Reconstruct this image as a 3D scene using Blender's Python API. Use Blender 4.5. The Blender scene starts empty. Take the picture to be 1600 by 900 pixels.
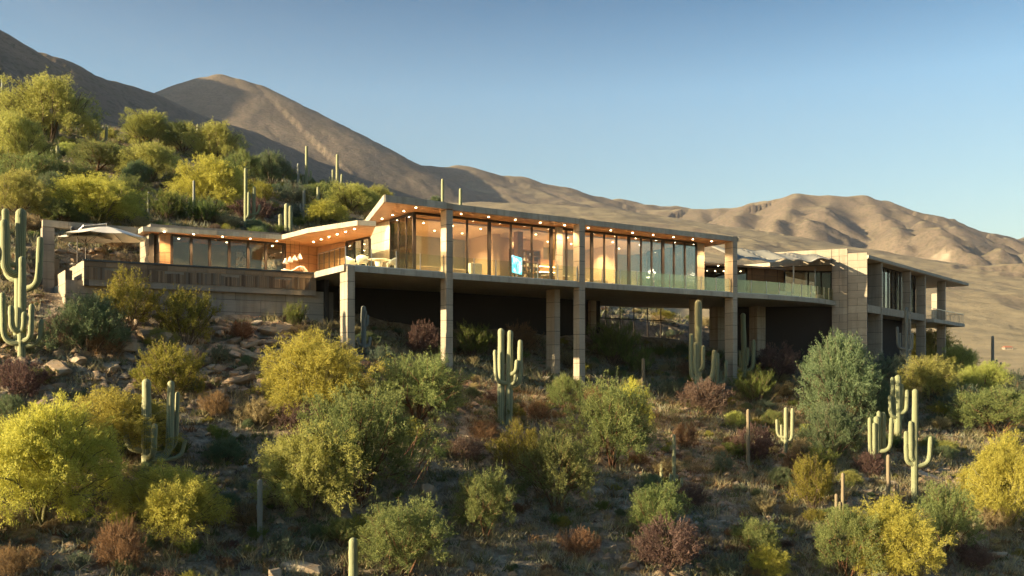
import bpy, math, random
import numpy as np
from mathutils import Vector, Matrix

random.seed(7)
RNG = np.random.default_rng(11)
R = math.radians
scene = bpy.context.scene
COL = scene.collection

# ------------------------------------------------------------------ camera
FPX, CX, HY = 1473.0, 800.0, 588.0          # focal length, centre column and horizon row in photo pixels (1600 x 900)
cam_d = bpy.data.cameras.new('camera')
cam = bpy.data.objects.new('camera', cam_d)
COL.objects.link(cam)
cam_d.sensor_width = 36.0
cam_d.lens = 36.0 * FPX / 1600.0
cam_d.shift_y = (HY - 450.0) / 1600.0
cam_d.clip_start = 0.5
cam_d.clip_end = 20000.0
cam.location = (0, 0, 0)
cam.rotation_euler = (R(90), 0, 0)
scene.camera = cam

# ------------------------------------------------------------------ sky, sun, exposure
SUN_EL = R(15.5)
SUN_AZ = (-0.89, -0.456)                    # horizontal direction towards the sun (left, a little behind the camera)
world = bpy.data.worlds.new('World')
scene.world = world
world.use_nodes = True
wn = world.node_tree
for n in list(wn.nodes):
    wn.nodes.remove(n)
w_out = wn.nodes.new('ShaderNodeOutputWorld')
w_bg = wn.nodes.new('ShaderNodeBackground')
w_sky = wn.nodes.new('ShaderNodeTexSky')
w_sky.sky_type = 'NISHITA'
w_sky.sun_disc = False
w_sky.sun_elevation = SUN_EL
w_sky.sun_rotation = math.atan2(SUN_AZ[0], SUN_AZ[1])
w_sky.altitude = 700
w_sky.air_density = 1.35
w_sky.dust_density = 3.5
w_sky.ozone_density = 2.0
w_bg.inputs['Strength'].default_value = 0.100
# the clear desert sky deepens with height above the horizon
w_tc = wn.nodes.new('ShaderNodeTexCoord'); w_sp = wn.nodes.new('ShaderNodeSeparateXYZ'); w_rp = wn.nodes.new('ShaderNodeValToRGB'); w_mx = wn.nodes.new('ShaderNodeMix')
w_mx.data_type = 'RGBA'; w_mx.blend_type = 'MULTIPLY'; w_mx.inputs[0].default_value = 1.0
e_ = w_rp.color_ramp.elements
e_[0].position = 0.0; e_[0].color = (0.58, 0.51, 0.44, 1); e_[1].position = 0.17; e_[1].color = (0.46, 0.49, 0.47, 1)
for p_, c_ in ((0.285, (0.35, 0.455, 0.49, 1)), (0.38, (0.09, 0.235, 0.32, 1)), (1.0, (0.08, 0.23, 0.33, 1))):
    n_ = e_.new(p_); n_.color = c_
wn.links.new(w_tc.outputs['Generated'], w_sp.inputs[0]); wn.links.new(w_sp.outputs['Z'], w_rp.inputs[0])
wn.links.new(w_sky.outputs[0], w_mx.inputs[6]); wn.links.new(w_rp.outputs[0], w_mx.inputs[7])
wn.links.new(w_mx.outputs[2], w_bg.inputs[0])
wn.links.new(w_bg.outputs[0], w_out.inputs[0])

sun_d = bpy.data.lights.new('sun', 'SUN')
sun_d.energy = 3.1
sun_d.angle = R(0.7)
sun_d.color = (1.0, 0.80, 0.48)
sun = bpy.data.objects.new('sun', sun_d)
COL.objects.link(sun)
sv = Vector((SUN_AZ[0] * math.cos(SUN_EL), SUN_AZ[1] * math.cos(SUN_EL), math.sin(SUN_EL)))
sun.rotation_euler = sv.to_track_quat('Z', 'Y').to_euler()
sun.location = (-60, -20, 60)

vs = scene.view_settings
vs.view_transform = 'Standard'
vs.look = 'None'
vs.gamma = 1.0
vs.exposure = 2.15
vs.use_curve_mapping = False
scene.cycles.max_bounces = 7
scene.cycles.diffuse_bounces = 4
scene.cycles.glossy_bounces = 3
scene.cycles.transmission_bounces = 4
scene.cycles.transparent_max_bounces = 16
scene.cycles.volume_bounces = 0
scene.cycles.caustics_reflective = False
scene.cycles.caustics_refractive = False
scene.cycles.sample_clamp_indirect = 4.0
scene.cycles.use_denoising = True
scene.cycles.use_adaptive_sampling = True
scene.cycles.adaptive_threshold = 0.02

# ------------------------------------------------------------------ pixel helpers (a pixel is a direction, the distance comes from what it touches)
def at_depth(px, py, d):
    return Vector(((px - CX) / FPX * d, d, (HY - py) / FPX * d))

def at_z(px, py, z):
    return at_depth(px, py, z * FPX / (HY - py))

EU = Vector((0.835, 0.550, 0)).normalized()     # along the house front
EV = Vector((-EU.y, EU.x, 0))                   # from the front into the house

def UV(u, v, z=0.0):
    p = EU * u + EV * v
    return Vector((p.x, p.y, z))

def u_at(px, v):
    k = (px - CX) / FPX
    y = v / (EV.x * k + EV.y)
    return (EU.x * k + EU.y) * y

def v_at(px, u):
    k = (px - CX) / FPX
    y = u / (EU.x * k + EU.y)
    return (EV.x * k + EV.y) * y

# ------------------------------------------------------------------ numpy noise
def _hash(ix, iy, seed):
    h = (ix.astype(np.int64) * 374761393 + iy.astype(np.int64) * 668265263 + seed * 1442695041) & 0xFFFFFFFF
    h = ((h ^ (h >> 13)) * 1274126177) & 0xFFFFFFFF
    return ((h ^ (h >> 16)) & 0xFFFFFF) / float(0xFFFFFF)

def vnoise(x, y, seed=0):
    x0 = np.floor(x); y0 = np.floor(y)
    fx = x - x0; fy = y - y0
    fx = fx * fx * fx * (fx * (fx * 6 - 15) + 10); fy = fy * fy * fy * (fy * (fy * 6 - 15) + 10)
    a = _hash(x0, y0, seed); b = _hash(x0 + 1, y0, seed)
    c = _hash(x0, y0 + 1, seed); d = _hash(x0 + 1, y0 + 1, seed)
    return (a * (1 - fx) + b * fx) * (1 - fy) + (c * (1 - fx) + d * fx) * fy

def fbm(x, y, seed=0, octv=5, gain=0.5):
    s = np.zeros_like(x, dtype=float); a = 1.0; t = 0.0
    for i in range(octv):
        s += a * (vnoise(x, y, seed + i * 17) - 0.5); t += a
        c, sn = math.cos(0.6), math.sin(0.6)
        x, y = (x * c - y * sn) * 2.03 + 5.1, (x * sn + y * c) * 2.03 - 3.7
        a *= gain
    return s / t * 2

def ridged(x, y, seed=0, octv=4):
    s = np.zeros_like(x, dtype=float); a = 1.0; t = 0.0
    for i in range(octv):
        s += a * (1 - np.abs(2 * vnoise(x, y, seed + i * 23) - 1)); t += a
        c, sn = math.cos(0.5), math.sin(0.5)
        x, y = (x * c - y * sn) * 2.1 + 2.3, (x * sn + y * c) * 2.1 + 7.7
        a *= 0.5
    return s / t

def sstep(a, b, x):
    t = np.clip((x - a) / (b - a), 0, 1)
    return t * t * (3 - 2 * t)

# ------------------------------------------------------------------ near ground: thin-plate surface through surveyed points
def _cp():
    P = []
    def a(px, py, d): p = at_depth(px, py, d); P.append((p.x, p.y, p.z))
    for px, d in ((-300, 27.5), (0, 31), (400, 34.5), (800, 38), (1200, 42), (1600, 46), (1850, 49)):
        a(px, 905, d)
    for px, py, d in ((103, 488, 50.2), (300, 503, 53.2), (520, 520, 57.2), (545, 542, 53.3), (697, 582, 57.4),
                      (905, 607, 62.9), (1140, 612, 70.8), (1355, 590, 78.3), (866, 585, 64.5),
                      (20, 556, 45.5), (-150, 540, 44), (250, 600, 47.5), (420, 610, 49.5),
                      (640, 500, 66), (760, 508, 69), (1000, 535, 75), (1080, 528, 84), (1200, 560, 80),
                      (1480, 590, 90), (1600, 612, 84), (1560, 585, 104), (1700, 620, 90),
                      (0, 352, 60), (-250, 330, 58), (150, 372, 60), (0, 205, 100), (-250, 120, 98), (300, 300, 88), (150, 290, 84),
                      (450, 345, 84), (600, 350, 92), (300, 222, 122), (430, 262, 126), (150, 215, 112), (560, 318, 124),
                      (700, 335, 128), (720, 420, 90), (1060, 500, 95)):
        a(px, py, d)
    P += [(0, 0, -24), (-35, 0, -18), (45, 0, -29), (-60, 20, -4), (70, 30, -22), (80, 60, -8), (85, 100, -3),
          (45, 130, -2), (0, 150, 12), (-40, 155, 27), (-90, 120, 40), (-90, 60, 18), (-100, 20, 5), (90, 150, -5), (20, 118, 6)]
    return np.array(P)
_C = _cp()
def _tpsK(r2):
    return 0.5 * r2 * np.log(r2 + 1e-9)
_n = len(_C)
_A = np.zeros((_n + 3, _n + 3))
_d2 = (_C[:, None, 0] - _C[None, :, 0]) ** 2 + (_C[:, None, 1] - _C[None, :, 1]) ** 2
_A[:_n, :_n] = _tpsK(_d2) + np.eye(_n) * 12.0
_A[:_n, _n] = 1; _A[:_n, _n + 1] = _C[:, 0]; _A[:_n, _n + 2] = _C[:, 1]
_A[_n:, :_n] = _A[:_n, _n:].T
_w = np.linalg.solve(_A, np.concatenate([_C[:, 2], np.zeros(3)]))

def near_h(X, Y):
    z = _w[_n] + _w[_n + 1] * X + _w[_n + 2] * Y
    for i in range(_n):
        z = z + _w[i] * _tpsK((X - _C[i, 0]) ** 2 + (Y - _C[i, 1]) ** 2)
    z = z + 0.55 * fbm(X / 7.0, Y / 7.0, 3, 4) + 0.16 * fbm(X / 1.1, Y / 1.1, 9, 3)
    u = EU.x * X + EU.y * Y; v = EV.x * X + EV.y * Y
    # building pads are cut into the hill
    def pad(u0, u1, v0, v1, zc, z):
        m = sstep(u0 - 1.2, u0, u) * (1 - sstep(u1, u1 + 1.2, u)) * sstep(v0 - 0.4, v0, v) * (1 - sstep(v1, v1 + 1.6, v))
        return np.where(m > 0, np.minimum(z, z * (1 - m) + zc * m), z)
    z = pad(7.6, 24.0, 55.6, 61.6, 4.6, z)
    z = pad(22.0, 56.0, 56.0, 66.0, 4.7, z)
    z = pad(50.0, 67.0, 52.0, 66.0, 3.2, z)
    z = pad(66.0, 92.0, 50.5, 66.0, 2.2, z)
    return z

# ------------------------------------------------------------------ far ground: plain rising to mountain ridges
def poly(pts):
    return [tuple(at_depth(*p)) for p in pts]
RIDGES = [  # (crest points as pixel + distance, flank slope, gully strength)
    (poly([(-420, -60, 480), (-260, -20, 600), (-100, 30, 760), (0, 71, 900), (60, 92, 990), (110, 105, 1070), (170, 127, 1160),
           (240, 151, 1280), (320, 182, 1430), (420, 218, 1620), (520, 268, 1800), (610, 330, 1900)]), 0.74, 0.16),
    (poly([(60, 250, 2300), (150, 190, 2300), (200, 165, 2300), (240, 152, 2300), (290, 139, 2290), (325, 121, 2280), (345, 117, 2280), (372, 124, 2280), (405, 134, 2280), (430, 146, 2290),
           (470, 168, 2300), (500, 181, 2310), (530, 196, 2320), (545, 208, 2330), (560, 222, 2340), (600, 240, 2400), (640, 256, 2450), (690, 267, 2550)]), 0.56, 0.07),
    ([(-2400, 1900, 1120), (-1900, 1850, 1060), (-1600, 1830, 970), (-1350, 1800, 890)], 0.75, 0.1),  # unseen ridge off to the left, added to cast shade on the peak
    (poly([(690, 266, 2560), (715, 262, 2600), (735, 264, 2600), (770, 274, 2640), (812, 279, 2680), (850, 290, 2700), (885, 296, 2720), (920, 306, 2740), (950, 314, 2800), (985, 316, 3000),
           (1015, 319, 3050), (1060, 323, 3100), (1100, 331, 3200)]), 0.45, 0.34),
    (poly([(722, 263, 2600), (760, 290, 2380), (810, 318, 2150)]), 0.42, 0.08),
    (poly([(812, 280, 2680), (850, 306, 2400)]), 0.40, 0.08),
    (poly([(885, 297, 2720), (925, 318, 2450)]), 0.40, 0.08),
    (poly([(640, 345, 1500), (760, 318, 1800), (880, 322, 1900), (980, 332, 1950), (1080, 350, 1900), (1200, 372, 1800)]), 0.26, 0.06),
    (poly([(1040, 335, 2700), (1085, 328, 2700), (1130, 324, 2700), (1165, 323, 2680), (1190, 319, 2650), (1215, 311, 2620), (1240, 305, 2600), (1290, 306, 2600), (1340, 307, 2600),
           (1362, 312, 2600), (1380, 315, 2610), (1400, 321, 2620), (1440, 333, 2640), (1470, 347, 2650), (1500, 359, 2680), (1545, 371, 2750), (1600, 380, 2850), (1700, 398, 3000), (1900, 420, 3200)]), 0.46, 0.50),
    (poly([(1175, 321, 2660), (1150, 345, 2350), (1125, 385, 2000)]), 0.80, 0.40),
    (poly([(1245, 306, 2600), (1225, 345, 2250), (1190, 392, 1850)]), 0.80, 0.40),
    (poly([(1300, 312, 2580), (1282, 340, 2250), (1268, 362, 2150), (1275, 420, 1700)]), 0.80, 0.40),
    (poly([(1352, 311, 2600), (1390, 360, 2250), (1420, 410, 1900)]), 0.80, 0.40),
    (poly([(1385, 318, 2610), (1440, 370, 2250), (1500, 425, 1750)]), 0.80, 0.40),
    (poly([(1450, 340, 2640), (1510, 392, 2250), (1590, 440, 1750)]), 0.80, 0.40),
    (poly([(1540, 372, 2750), (1610, 415, 2250), (1720, 450, 1800)]), 0.80, 0.40),
    (poly([(1380, 455, 1250), (1450, 428, 1300), (1520, 424, 1320), (1600, 420, 1330), (1800, 425, 1330)]), -1, 0.05),
]

def far_h(X, Y):
    d = np.sqrt(X * X + Y * Y)
    base = -7 + 4.6e-5 * d ** 2 * (1 / (1 + (d / 2600.0) ** 3))
    base = base + 4 * fbm(X / 160, Y / 160, 31, 4) * sstep(150, 500, d)
    wx = X + 60 * fbm(X / 420, Y / 420, 41, 3); wy = Y + 60 * fbm(X / 420, Y / 420, 47, 3)
    z = base
    for k, (pts, sl, gl) in enumerate(RIDGES):
        best = np.full_like(X, -1e9); arc = np.zeros_like(X); bd = np.zeros_like(X); cum = 0.0
        for (a, b) in zip(pts[:-1], pts[1:]):
            dx, dy = b[0] - a[0], b[1] - a[1]
            L2 = dx * dx + dy * dy
            t = np.clip(((X - a[0]) * dx + (Y - a[1]) * dy) / L2, 0, 1)
            dist = np.hypot(X - (a[0] + t * dx), Y - (a[1] + t * dy))
            zc = a[2] + t * (b[2] - a[2])
            if sl > 0: h = zc - sl * (np.sqrt(dist * dist + 18 ** 2) - 18)
            else:       # foothill with two broken cliff bands
                dw = dist + 60 * fbm(X / 150, Y / 150, 71, 4) + 14 * fbm(X / 30, Y / 30, 73, 3)
                h = zc - np.interp(dw, [-200, 0, 40, 47, 110, 118, 150, 158, 240, 250, 420, 2000], [-2, 0, 3, 22, 28, 44, 48, 68, 80, 96, 118, 740])
            up_ = h > best
            best = np.where(up_, h, best); arc = np.where(up_, cum + t * math.sqrt(L2), arc); bd = np.where(up_, dist, bd); cum += math.sqrt(L2)
        wv = 0.6 * fbm(X / 260, Y / 260, 43 + k, 3)
        g = 0.88 * ridged(arc / 220.0 + wv * .6, bd / 1500.0 + wv * .4, 60 + k, 5) + 0.12 * ridged(wx / 120.0, wy / 120.0, 90 + k, 3) - 0.55
        zmax = max(p[2] for p in pts)
        far = np.clip((zmax - best) / (zmax * 0.5), 0, 1)
        best = best + gl * 640 * g * far * (1 - 0.4 * far)
        s = 10.0
        m = np.maximum(z, best)
        z = m + s * np.log(np.exp((z - m) / s) + np.exp((best - m) / s)) - s * 0.0
    z = z + 4 * fbm(X / 70, Y / 70, 77, 5) * sstep(500, 1200, d)
    return z

def height(X, Y):
    X = np.asarray(X, float); Y = np.asarray(Y, float)
    r = np.hypot(X, Y - 50)
    w = sstep(95, 165, r)
    zn = near_h(X, Y) if np.any(w < 1) else np.zeros_like(X)
    zf = far_h(X, Y) if np.any(w > 0) else np.zeros_like(X)
    return zn * (1 - w) + zf * w

NX0, NX1, NY0, NY1, NS = -84.0, 84.0, 6.0, 150.0, 0.42
_gx = np.arange(NX0, NX1 + NS, NS); _gy = np.arange(NY0, NY1 + NS, NS)
_GX, _GY = np.meshgrid(_gx, _gy)
_GZ = height(_GX, _GY)

def ground(x, y):
    fx = np.clip((np.asarray(x, float) - NX0) / NS, 0, len(_gx) - 1.001); fy = np.clip((np.asarray(y, float) - NY0) / NS, 0, len(_gy) - 1.001)
    i = fx.astype(int); j = fy.astype(int); a = fx - i; b = fy - j
    return (_GZ[j, i] * (1 - a) + _GZ[j, i + 1] * a) * (1 - b) + (_GZ[j + 1, i] * (1 - a) + _GZ[j + 1, i + 1] * a) * b

_T = np.arange(18.0, 149.0, 0.12)
def on_ground(px, py, dmin=18.0):
    """first point where the ray of a pixel meets the near ground"""
    kx, kz = (px - CX) / FPX, (HY - py) / FPX
    t = _T[_T >= dmin]
    g = ground(kx * t, t)
    below = np.nonzero(kz * t <= g)[0]
    if len(below) == 0:
        i = int(np.argmin(kz * t - g))      # grazes the crest: stand on the crest
    else:
        i = int(below[0])
    x, y = kx * t[i], t[i]
    return Vector((x, y, float(ground(x, y))))
# ------------------------------------------------------------------ materials
def srgb(r, g, b):
    f = lambda c: (c / 255 / 12.92) if c / 255 <= 0.04045 else ((c / 255 + 0.055) / 1.055) ** 2.4
    return (f(r), f(g), f(b), 1)

class NT:
    def __init__(s, name):
        s.m = bpy.data.materials.new(name); s.m.use_nodes = True
        s.t = s.m.node_tree
        for n in list(s.t.nodes): s.t.nodes.remove(n)
        s.out = s.n('ShaderNodeOutputMaterial')
    def n(s, typ, **kw):
        x = s.t.nodes.new(typ)
        for k, v in kw.items():
            if k in x.inputs: x.inputs[k].default_value = v
            else: setattr(x, k, v)
        return x
    def l(s, a, b): s.t.links.new(a, b)
    def coord(s, kind='Object'): return s.n('ShaderNodeTexCoord').outputs[kind]
    def pos(s): return s.n('ShaderNodeNewGeometry').outputs['Position']
    def mapping(s, vec, scale=(1, 1, 1), rot=(0, 0, 0)):
        m = s.n('ShaderNodeMapping'); m.inputs['Scale'].default_value = scale; m.inputs['Rotation'].default_value = rot
        s.l(vec, m.inputs['Vector']); return m.outputs[0]
    def noise(s, vec, scale, detail=4, rough=0.55, dist=0.0):
        n = s.n('ShaderNodeTexNoise'); n.inputs['Scale'].default_value = scale; n.inputs['Detail'].default_value = detail
        n.inputs['Roughness'].default_value = rough; n.inputs['Distortion'].default_value = dist
        s.l(vec, n.inputs['Vector']); return n.outputs['Fac']
    def ramp(s, fac, stops):
        r = s.n('ShaderNodeValToRGB'); e = r.color_ramp.elements
        while len(e) < len(stops): e.new(0.5)
        for i, (p, c) in enumerate(stops): e[i].position = p; e[i].color = c if len(c) == 4 else (*c, 1)
        s.l(fac, r.inputs[0]); return r.outputs[0]
    def mix(s, fac, a, b, mode='MIX'):
        m = s.n('ShaderNodeMix'); m.data_type = 'RGBA'; m.blend_type = mode
        for idx, v in ((0, fac), (6, a), (7, b)):
            if hasattr(v, 'node'): s.l(v, m.inputs[idx])
            elif isinstance(v, (int, float)): m.inputs[idx].default_value = v
            else: m.inputs[idx].default_value = v if len(v) == 4 else (*v, 1)
        return m.outputs[2]
    def math(s, op, a, b=0.0):
        m = s.n('ShaderNodeMath'); m.operation = op
        for i, v in enumerate((a, b)):
            if hasattr(v, 'node'): s.l(v, m.inputs[i])
            else: m.inputs[i].default_value = v
        return m.outputs[0]
    def bump(s, h, strength=0.4, dist=0.02):
        b = s.n('ShaderNodeBump'); b.inputs['Strength'].default_value = strength; b.inputs['Distance'].default_value = dist
        s.l(h, b.inputs['Height']); return b.outputs[0]
    def principled(s, color, rough=0.8, normal=None, metal=0.0, spec=0.3, **kw):
        p = s.n('ShaderNodeBsdfPrincipled')
        if hasattr(color, 'node'): s.l(color, p.inputs['Base Color'])
        else: p.inputs['Base Color'].default_value = color if len(color) == 4 else (*color, 1)
        if hasattr(rough, 'node'): s.l(rough, p.inputs['Roughness'])
        else: p.inputs['Roughness'].default_value = rough
        p.inputs['Metallic'].default_value = metal
        p.inputs['Specular IOR Level'].default_value = spec
        if normal is not None: s.l(normal, p.inputs['Normal'])
        for k, v in kw.items(): p.inputs[k].default_value = v
        s.l(p.outputs[0], s.out.inputs['Surface'])
        return p
    def rnd(s): return s.n('ShaderNodeObjectInfo').outputs['Random']

M = {}
def mat_ground():
    t = NT('desert_soil'); p = t.pos()
    n1 = t.noise(p, 0.18, 5, 0.6); n2 = t.noise(p, 2.2, 6, 0.65); n3 = t.noise(p, 14, 4, 0.7)
    c = t.ramp(n2, [(0.30, (0.13, 0.092, 0.06)), (0.46, (0.28, 0.21, 0.14)), (0.66, (0.50, 0.40, 0.29))])
    c = t.mix(t.ramp(n1, [(0.4, (0, 0, 0)), (0.62, (1, 1, 1))]), c, t.mix(0.5, c, (0.10, 0.085, 0.05)))
    c = t.mix(t.math('MULTIPLY', t.ramp(n3, [(0.45, (0, 0, 0)), (0.7, (1, 1, 1))]), 0.5), c, (0.36, 0.30, 0.23))
    v = t.n('ShaderNodeTexVoronoi', Scale=7.0); t.l(p, v.inputs['Vector'])
    h = t.math('ADD', t.math('MULTIPLY', n3, 0.6), t.math('ADD', n2, t.math('MULTIPLY', v.outputs['Distance'], 0.5)))
    t.principled(c, 0.95, t.bump(h, 0.9, 0.12), spec=0.15)
    return t.m
def mat_far():
    t = NT('mountain_desert'); p = t.pos()
    n1 = t.noise(p, 0.004, 6, 0.6); n2 = t.noise(p, 0.03, 6, 0.65); n3 = t.noise(p, 0.15, 5, 0.7)
    c = t.ramp(n1, [(0.3, (0.175, 0.132, 0.100)), (0.5, (0.22, 0.166, 0.124)), (0.7, (0.275, 0.208, 0.150))])
    c = t.mix(t.ramp(n2, [(0.42, (0, 0, 0)), (0.66, (0.55, 0.55, 0.55))]), c, (0.16, 0.135, 0.09))
    c = t.mix(t.ramp(n3, [(0.50, (0, 0, 0)), (0.60, (0.8, 0.8, 0.8))]), c, (0.12, 0.105, 0.07))
    # bare rock on steep ledges
    nz = t.n('ShaderNodeSeparateXYZ'); t.l(t.n('ShaderNodeNewGeometry').outputs['Normal'], nz.inputs[0])
    c = t.mix(t.math('MULTIPLY', t.ramp(nz.outputs['Z'], [(0.92, (0, 0, 0)), (0.975, (1, 1, 1))]), 0.8), c, t.ramp(n2, [(0.35, (0.25, 0.205, 0.125)), (0.65, (0.40, 0.32, 0.195))]))   # dry grass flats
    steep = t.ramp(nz.outputs['Z'], [(0.56, (1, 1, 1)), (0.70, (0, 0, 0))])
    band = t.noise(t.mapping(p, (0.01, 0.01, 0.16)), 1.0, 5, 0.6)
    rock = t.ramp(band, [(0.35, (0.19, 0.145, 0.108)), (0.6, (0.36, 0.295, 0.22))])
    c = t.mix(steep, c, rock)
    h = t.math('ADD', t.math('MULTIPLY', n2, 1.0), t.math('MULTIPLY', n3, 0.35))
    t.principled(c, 0.95, t.bump(h, 0.35, 9.0), spec=0.05)
    return t.m
M['ground'] = mat_ground(); M['far'] = mat_far()

# ------------------------------------------------------------------ mesh helpers
def mesh_np(name, V, F, mat, smooth=False, attr=None):
    """V (n,3); F (m,k) index array with k = 3 or 4"""
    V = np.asarray(V, np.float32); F = np.asarray(F, np.int32)
    me = bpy.data.meshes.new(name)
    k = F.shape[1]
    me.vertices.add(len(V)); me.vertices.foreach_set('co', V.ravel())
    me.loops.add(F.size); me.loops.foreach_set('vertex_index', F.ravel())
    me.polygons.add(len(F)); me.polygons.foreach_set('loop_start', np.arange(0, F.size, k, dtype=np.int32))
    if smooth: me.polygons.foreach_set('use_smooth', np.ones(len(F), bool))
    if attr is not None:
        at = me.attributes.new('tint', 'FLOAT', 'POINT'); at.data.foreach_set('value', np.asarray(attr, np.float32))
    me.update(calc_edges=True)
    if mat: me.materials.append(mat)
    return me

def link(name, data, parent=None, loc=(0, 0, 0), rot=(0, 0, 0), scale=(1, 1, 1)):
    o = bpy.data.objects.new(name, data); COL.objects.link(o)
    o.location = loc; o.rotation_euler = rot; o.scale = scale
    if parent: o.parent = parent
    return o

def tag(o, label=None, cat=None, group=None, kind=None):
    if label: o['label'] = label
    if cat: o['category'] = cat
    if group: o['group'] = group
    if kind: o['kind'] = kind
    return o

# ------------------------------------------------------------------ the setting: near slope and far mountains
def grid_faces(ny, nx):
    idx = np.arange(ny * nx).reshape(ny, nx)
    return np.stack([idx[:-1, :-1], idx[:-1, 1:], idx[1:, 1:], idx[1:, :-1]], -1).reshape(-1, 4)

o = link('hillside_ground', mesh_np('hillside_ground', np.stack([_GX, _GY, _GZ], -1).reshape(-1, 3), grid_faces(*_GX.shape), M['ground'], True))
tag(o, 'brown rocky desert slope under the house', None, None, 'structure')

_az = np.radians(np.linspace(-48, 40, 760)); _ds = np.concatenate([np.geomspace(60, 900, 150)[:-1], np.geomspace(900, 1400, 60)[:-1], np.geomspace(1400, 4600, 150)])
_FA, _FD = np.meshgrid(_az, _ds)
_FX = np.sin(_FA) * _FD; _FY = np.cos(_FA) * _FD
_FZ = height(_FX, _FY)
_in = np.minimum(np.minimum(_FX - NX0, NX1 - _FX), np.minimum(_FY - NY0, NY1 - _FY))
_FZ = _FZ - np.where(_in > 0, np.minimum(3.0, 0.05 + _in * 0.4), 0)
o = link('mountains', mesh_np('mountains', np.stack([_FX, _FY, _FZ], -1).reshape(-1, 3), grid_faces(*_FX.shape), M['far'], True))
tag(o, 'tan desert mountains and plain behind the house', None, None, 'structure')
# ------------------------------------------------------------------ building materials
def mat_concrete(name, dark, light, board=True, seed=0):
    t = NT(name); p = t.pos(); r = t.rnd()
    n1 = t.noise(p, 0.7, 5, 0.6); n2 = t.noise(t.mapping(p, (0.8, 0.8, 9)), 2.2, 5, 0.6); n3 = t.noise(p, 26, 4, 0.7)
    f = t.math('ADD', t.math('MULTIPLY', n1, 0.5), t.math('MULTIPLY', n2, 0.5))
    c = t.ramp(f, [(0.32, dark), (0.68, light)])
    c = t.mix(t.math('MULTIPLY', r, 0.5), c, (dark[0] * 0.8, dark[1] * 0.8, dark[2] * 0.82))
    streak = t.noise(t.mapping(p, (3.0, 3.0, 0.18)), 1.0, 4, 0.6)
    c = t.mix(t.ramp(streak, [(0.48, (0, 0, 0)), (0.70, (0.62, 0.62, 0.62))]), c, (dark[0] * 0.7, dark[1] * 0.68, dark[2] * 0.65))
    h = t.math('ADD', t.math('MULTIPLY', n2, 1.0), t.math('MULTIPLY', n3, 0.5))
    t.principled(c, 0.85, t.bump(h, 0.5, 0.025), spec=0.25)
    return t.m
def mat_wood(name, a, b, axis=(1, 1, 1), rough=0.5):
    t = NT(name); p = t.pos(); r = t.rnd()
    u = t.n('ShaderNodeVectorRotate'); u.rotation_type = 'Z_AXIS'; u.inputs['Angle'].default_value = -math.atan2(EU.y, EU.x); t.l(p, u.inputs['Vector'])
    q = u.outputs[0]
    g = t.noise(t.mapping(q, axis), 3.0, 6, 0.65, 0.3)
    c = t.ramp(g, [(0.3, a), (0.7, b)])
    br = t.n('ShaderNodeTexBrick'); br.offset = 0.37; br.inputs['Scale'].default_value = 1.0
    br.inputs['Brick Width'].default_value = 2.4; br.inputs['Row Height'].default_value = 0.14; br.inputs['Mortar Size'].default_value = 0.006
    br.inputs['Color1'].default_value = (0.8, 0.8, 0.8, 1); br.inputs['Color2'].default_value = (1.12, 1.1, 1.05, 1); br.inputs['Mortar'].default_value = (0.35, 0.3, 0.25, 1)
    t.l(q, br.inputs['Vector'])
    c = t.mix(0.8, c, br.outputs['Color'], 'MULTIPLY')
    c = t.mix(t.math('MULTIPLY', r, 0.3), c, (a[0] * 0.7, a[1] * 0.7, a[2] * 0.7))
    t.principled(c, rough, t.bump(g, 0.2, 0.01), spec=0.3)
    return t.m
def mat_slat():
    t = NT('weathered_slat'); p = t.pos(); r = t.rnd()
    g = t.noise(t.mapping(p, (9, 9, 0.8)), 2.0, 5, 0.6)
    c = t.ramp(r, [(0.0, (0.11, 0.075, 0.05)), (0.35, (0.23, 0.155, 0.095)), (0.7, (0.36, 0.25, 0.155)), (1.0, (0.20, 0.17, 0.135))])
    c = t.mix(t.math('MULTIPLY', g, 0.6), c, (0.07, 0.05, 0.036))
    t.principled(c, 0.8, t.bump(g, 0.3, 0.01))
    return t.m
def mat_plain(name, col, rough=0.6, metal=0.0, spec=0.4, noise=0.12, scale=6):
    t = NT(name); p = t.pos()
    n = t.noise(p, scale, 4, 0.6)
    c = t.mix(n, tuple(x * (1 - noise) for x in col), tuple(min(1, x * (1 + noise)) for x in col))
    t.principled(c, rough, metal=metal, spec=spec)
    return t.m
def mat_glass(name, tint, refl=1.0, base=0.03, gloss=(0.95, 0.98, 1.0)):
    t = NT(name)
    tr = t.n('ShaderNodeBsdfTransparent'); tr.inputs[0].default_value = (*tint, 1)
    gl = t.n('ShaderNodeBsdfGlossy'); gl.inputs['Roughness'].default_value = 0.02; gl.inputs[0].default_value = (*gloss, 1)
    fr = t.n('ShaderNodeFresnel'); fr.inputs['IOR'].default_value = 1.5
    f = t.math('ADD', t.math('MULTIPLY', fr.outputs[0], refl), base)
    mx = t.n('ShaderNodeMixShader'); t.l(f, mx.inputs[0]); t.l(tr.outputs[0], mx.inputs[1]); t.l(gl.outputs[0], mx.inputs[2])
    t.l(mx.outputs[0], t.out.inputs['Surface'])
    return t.m
def mat_emit(name, col, strength):
    t = NT(name); e = t.n('ShaderNodeEmission'); e.inputs[0].default_value = (*col, 1); e.inputs[1].default_value = strength
    t.l(e.outputs[0], t.out.inputs['Surface']); return t.m

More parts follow.
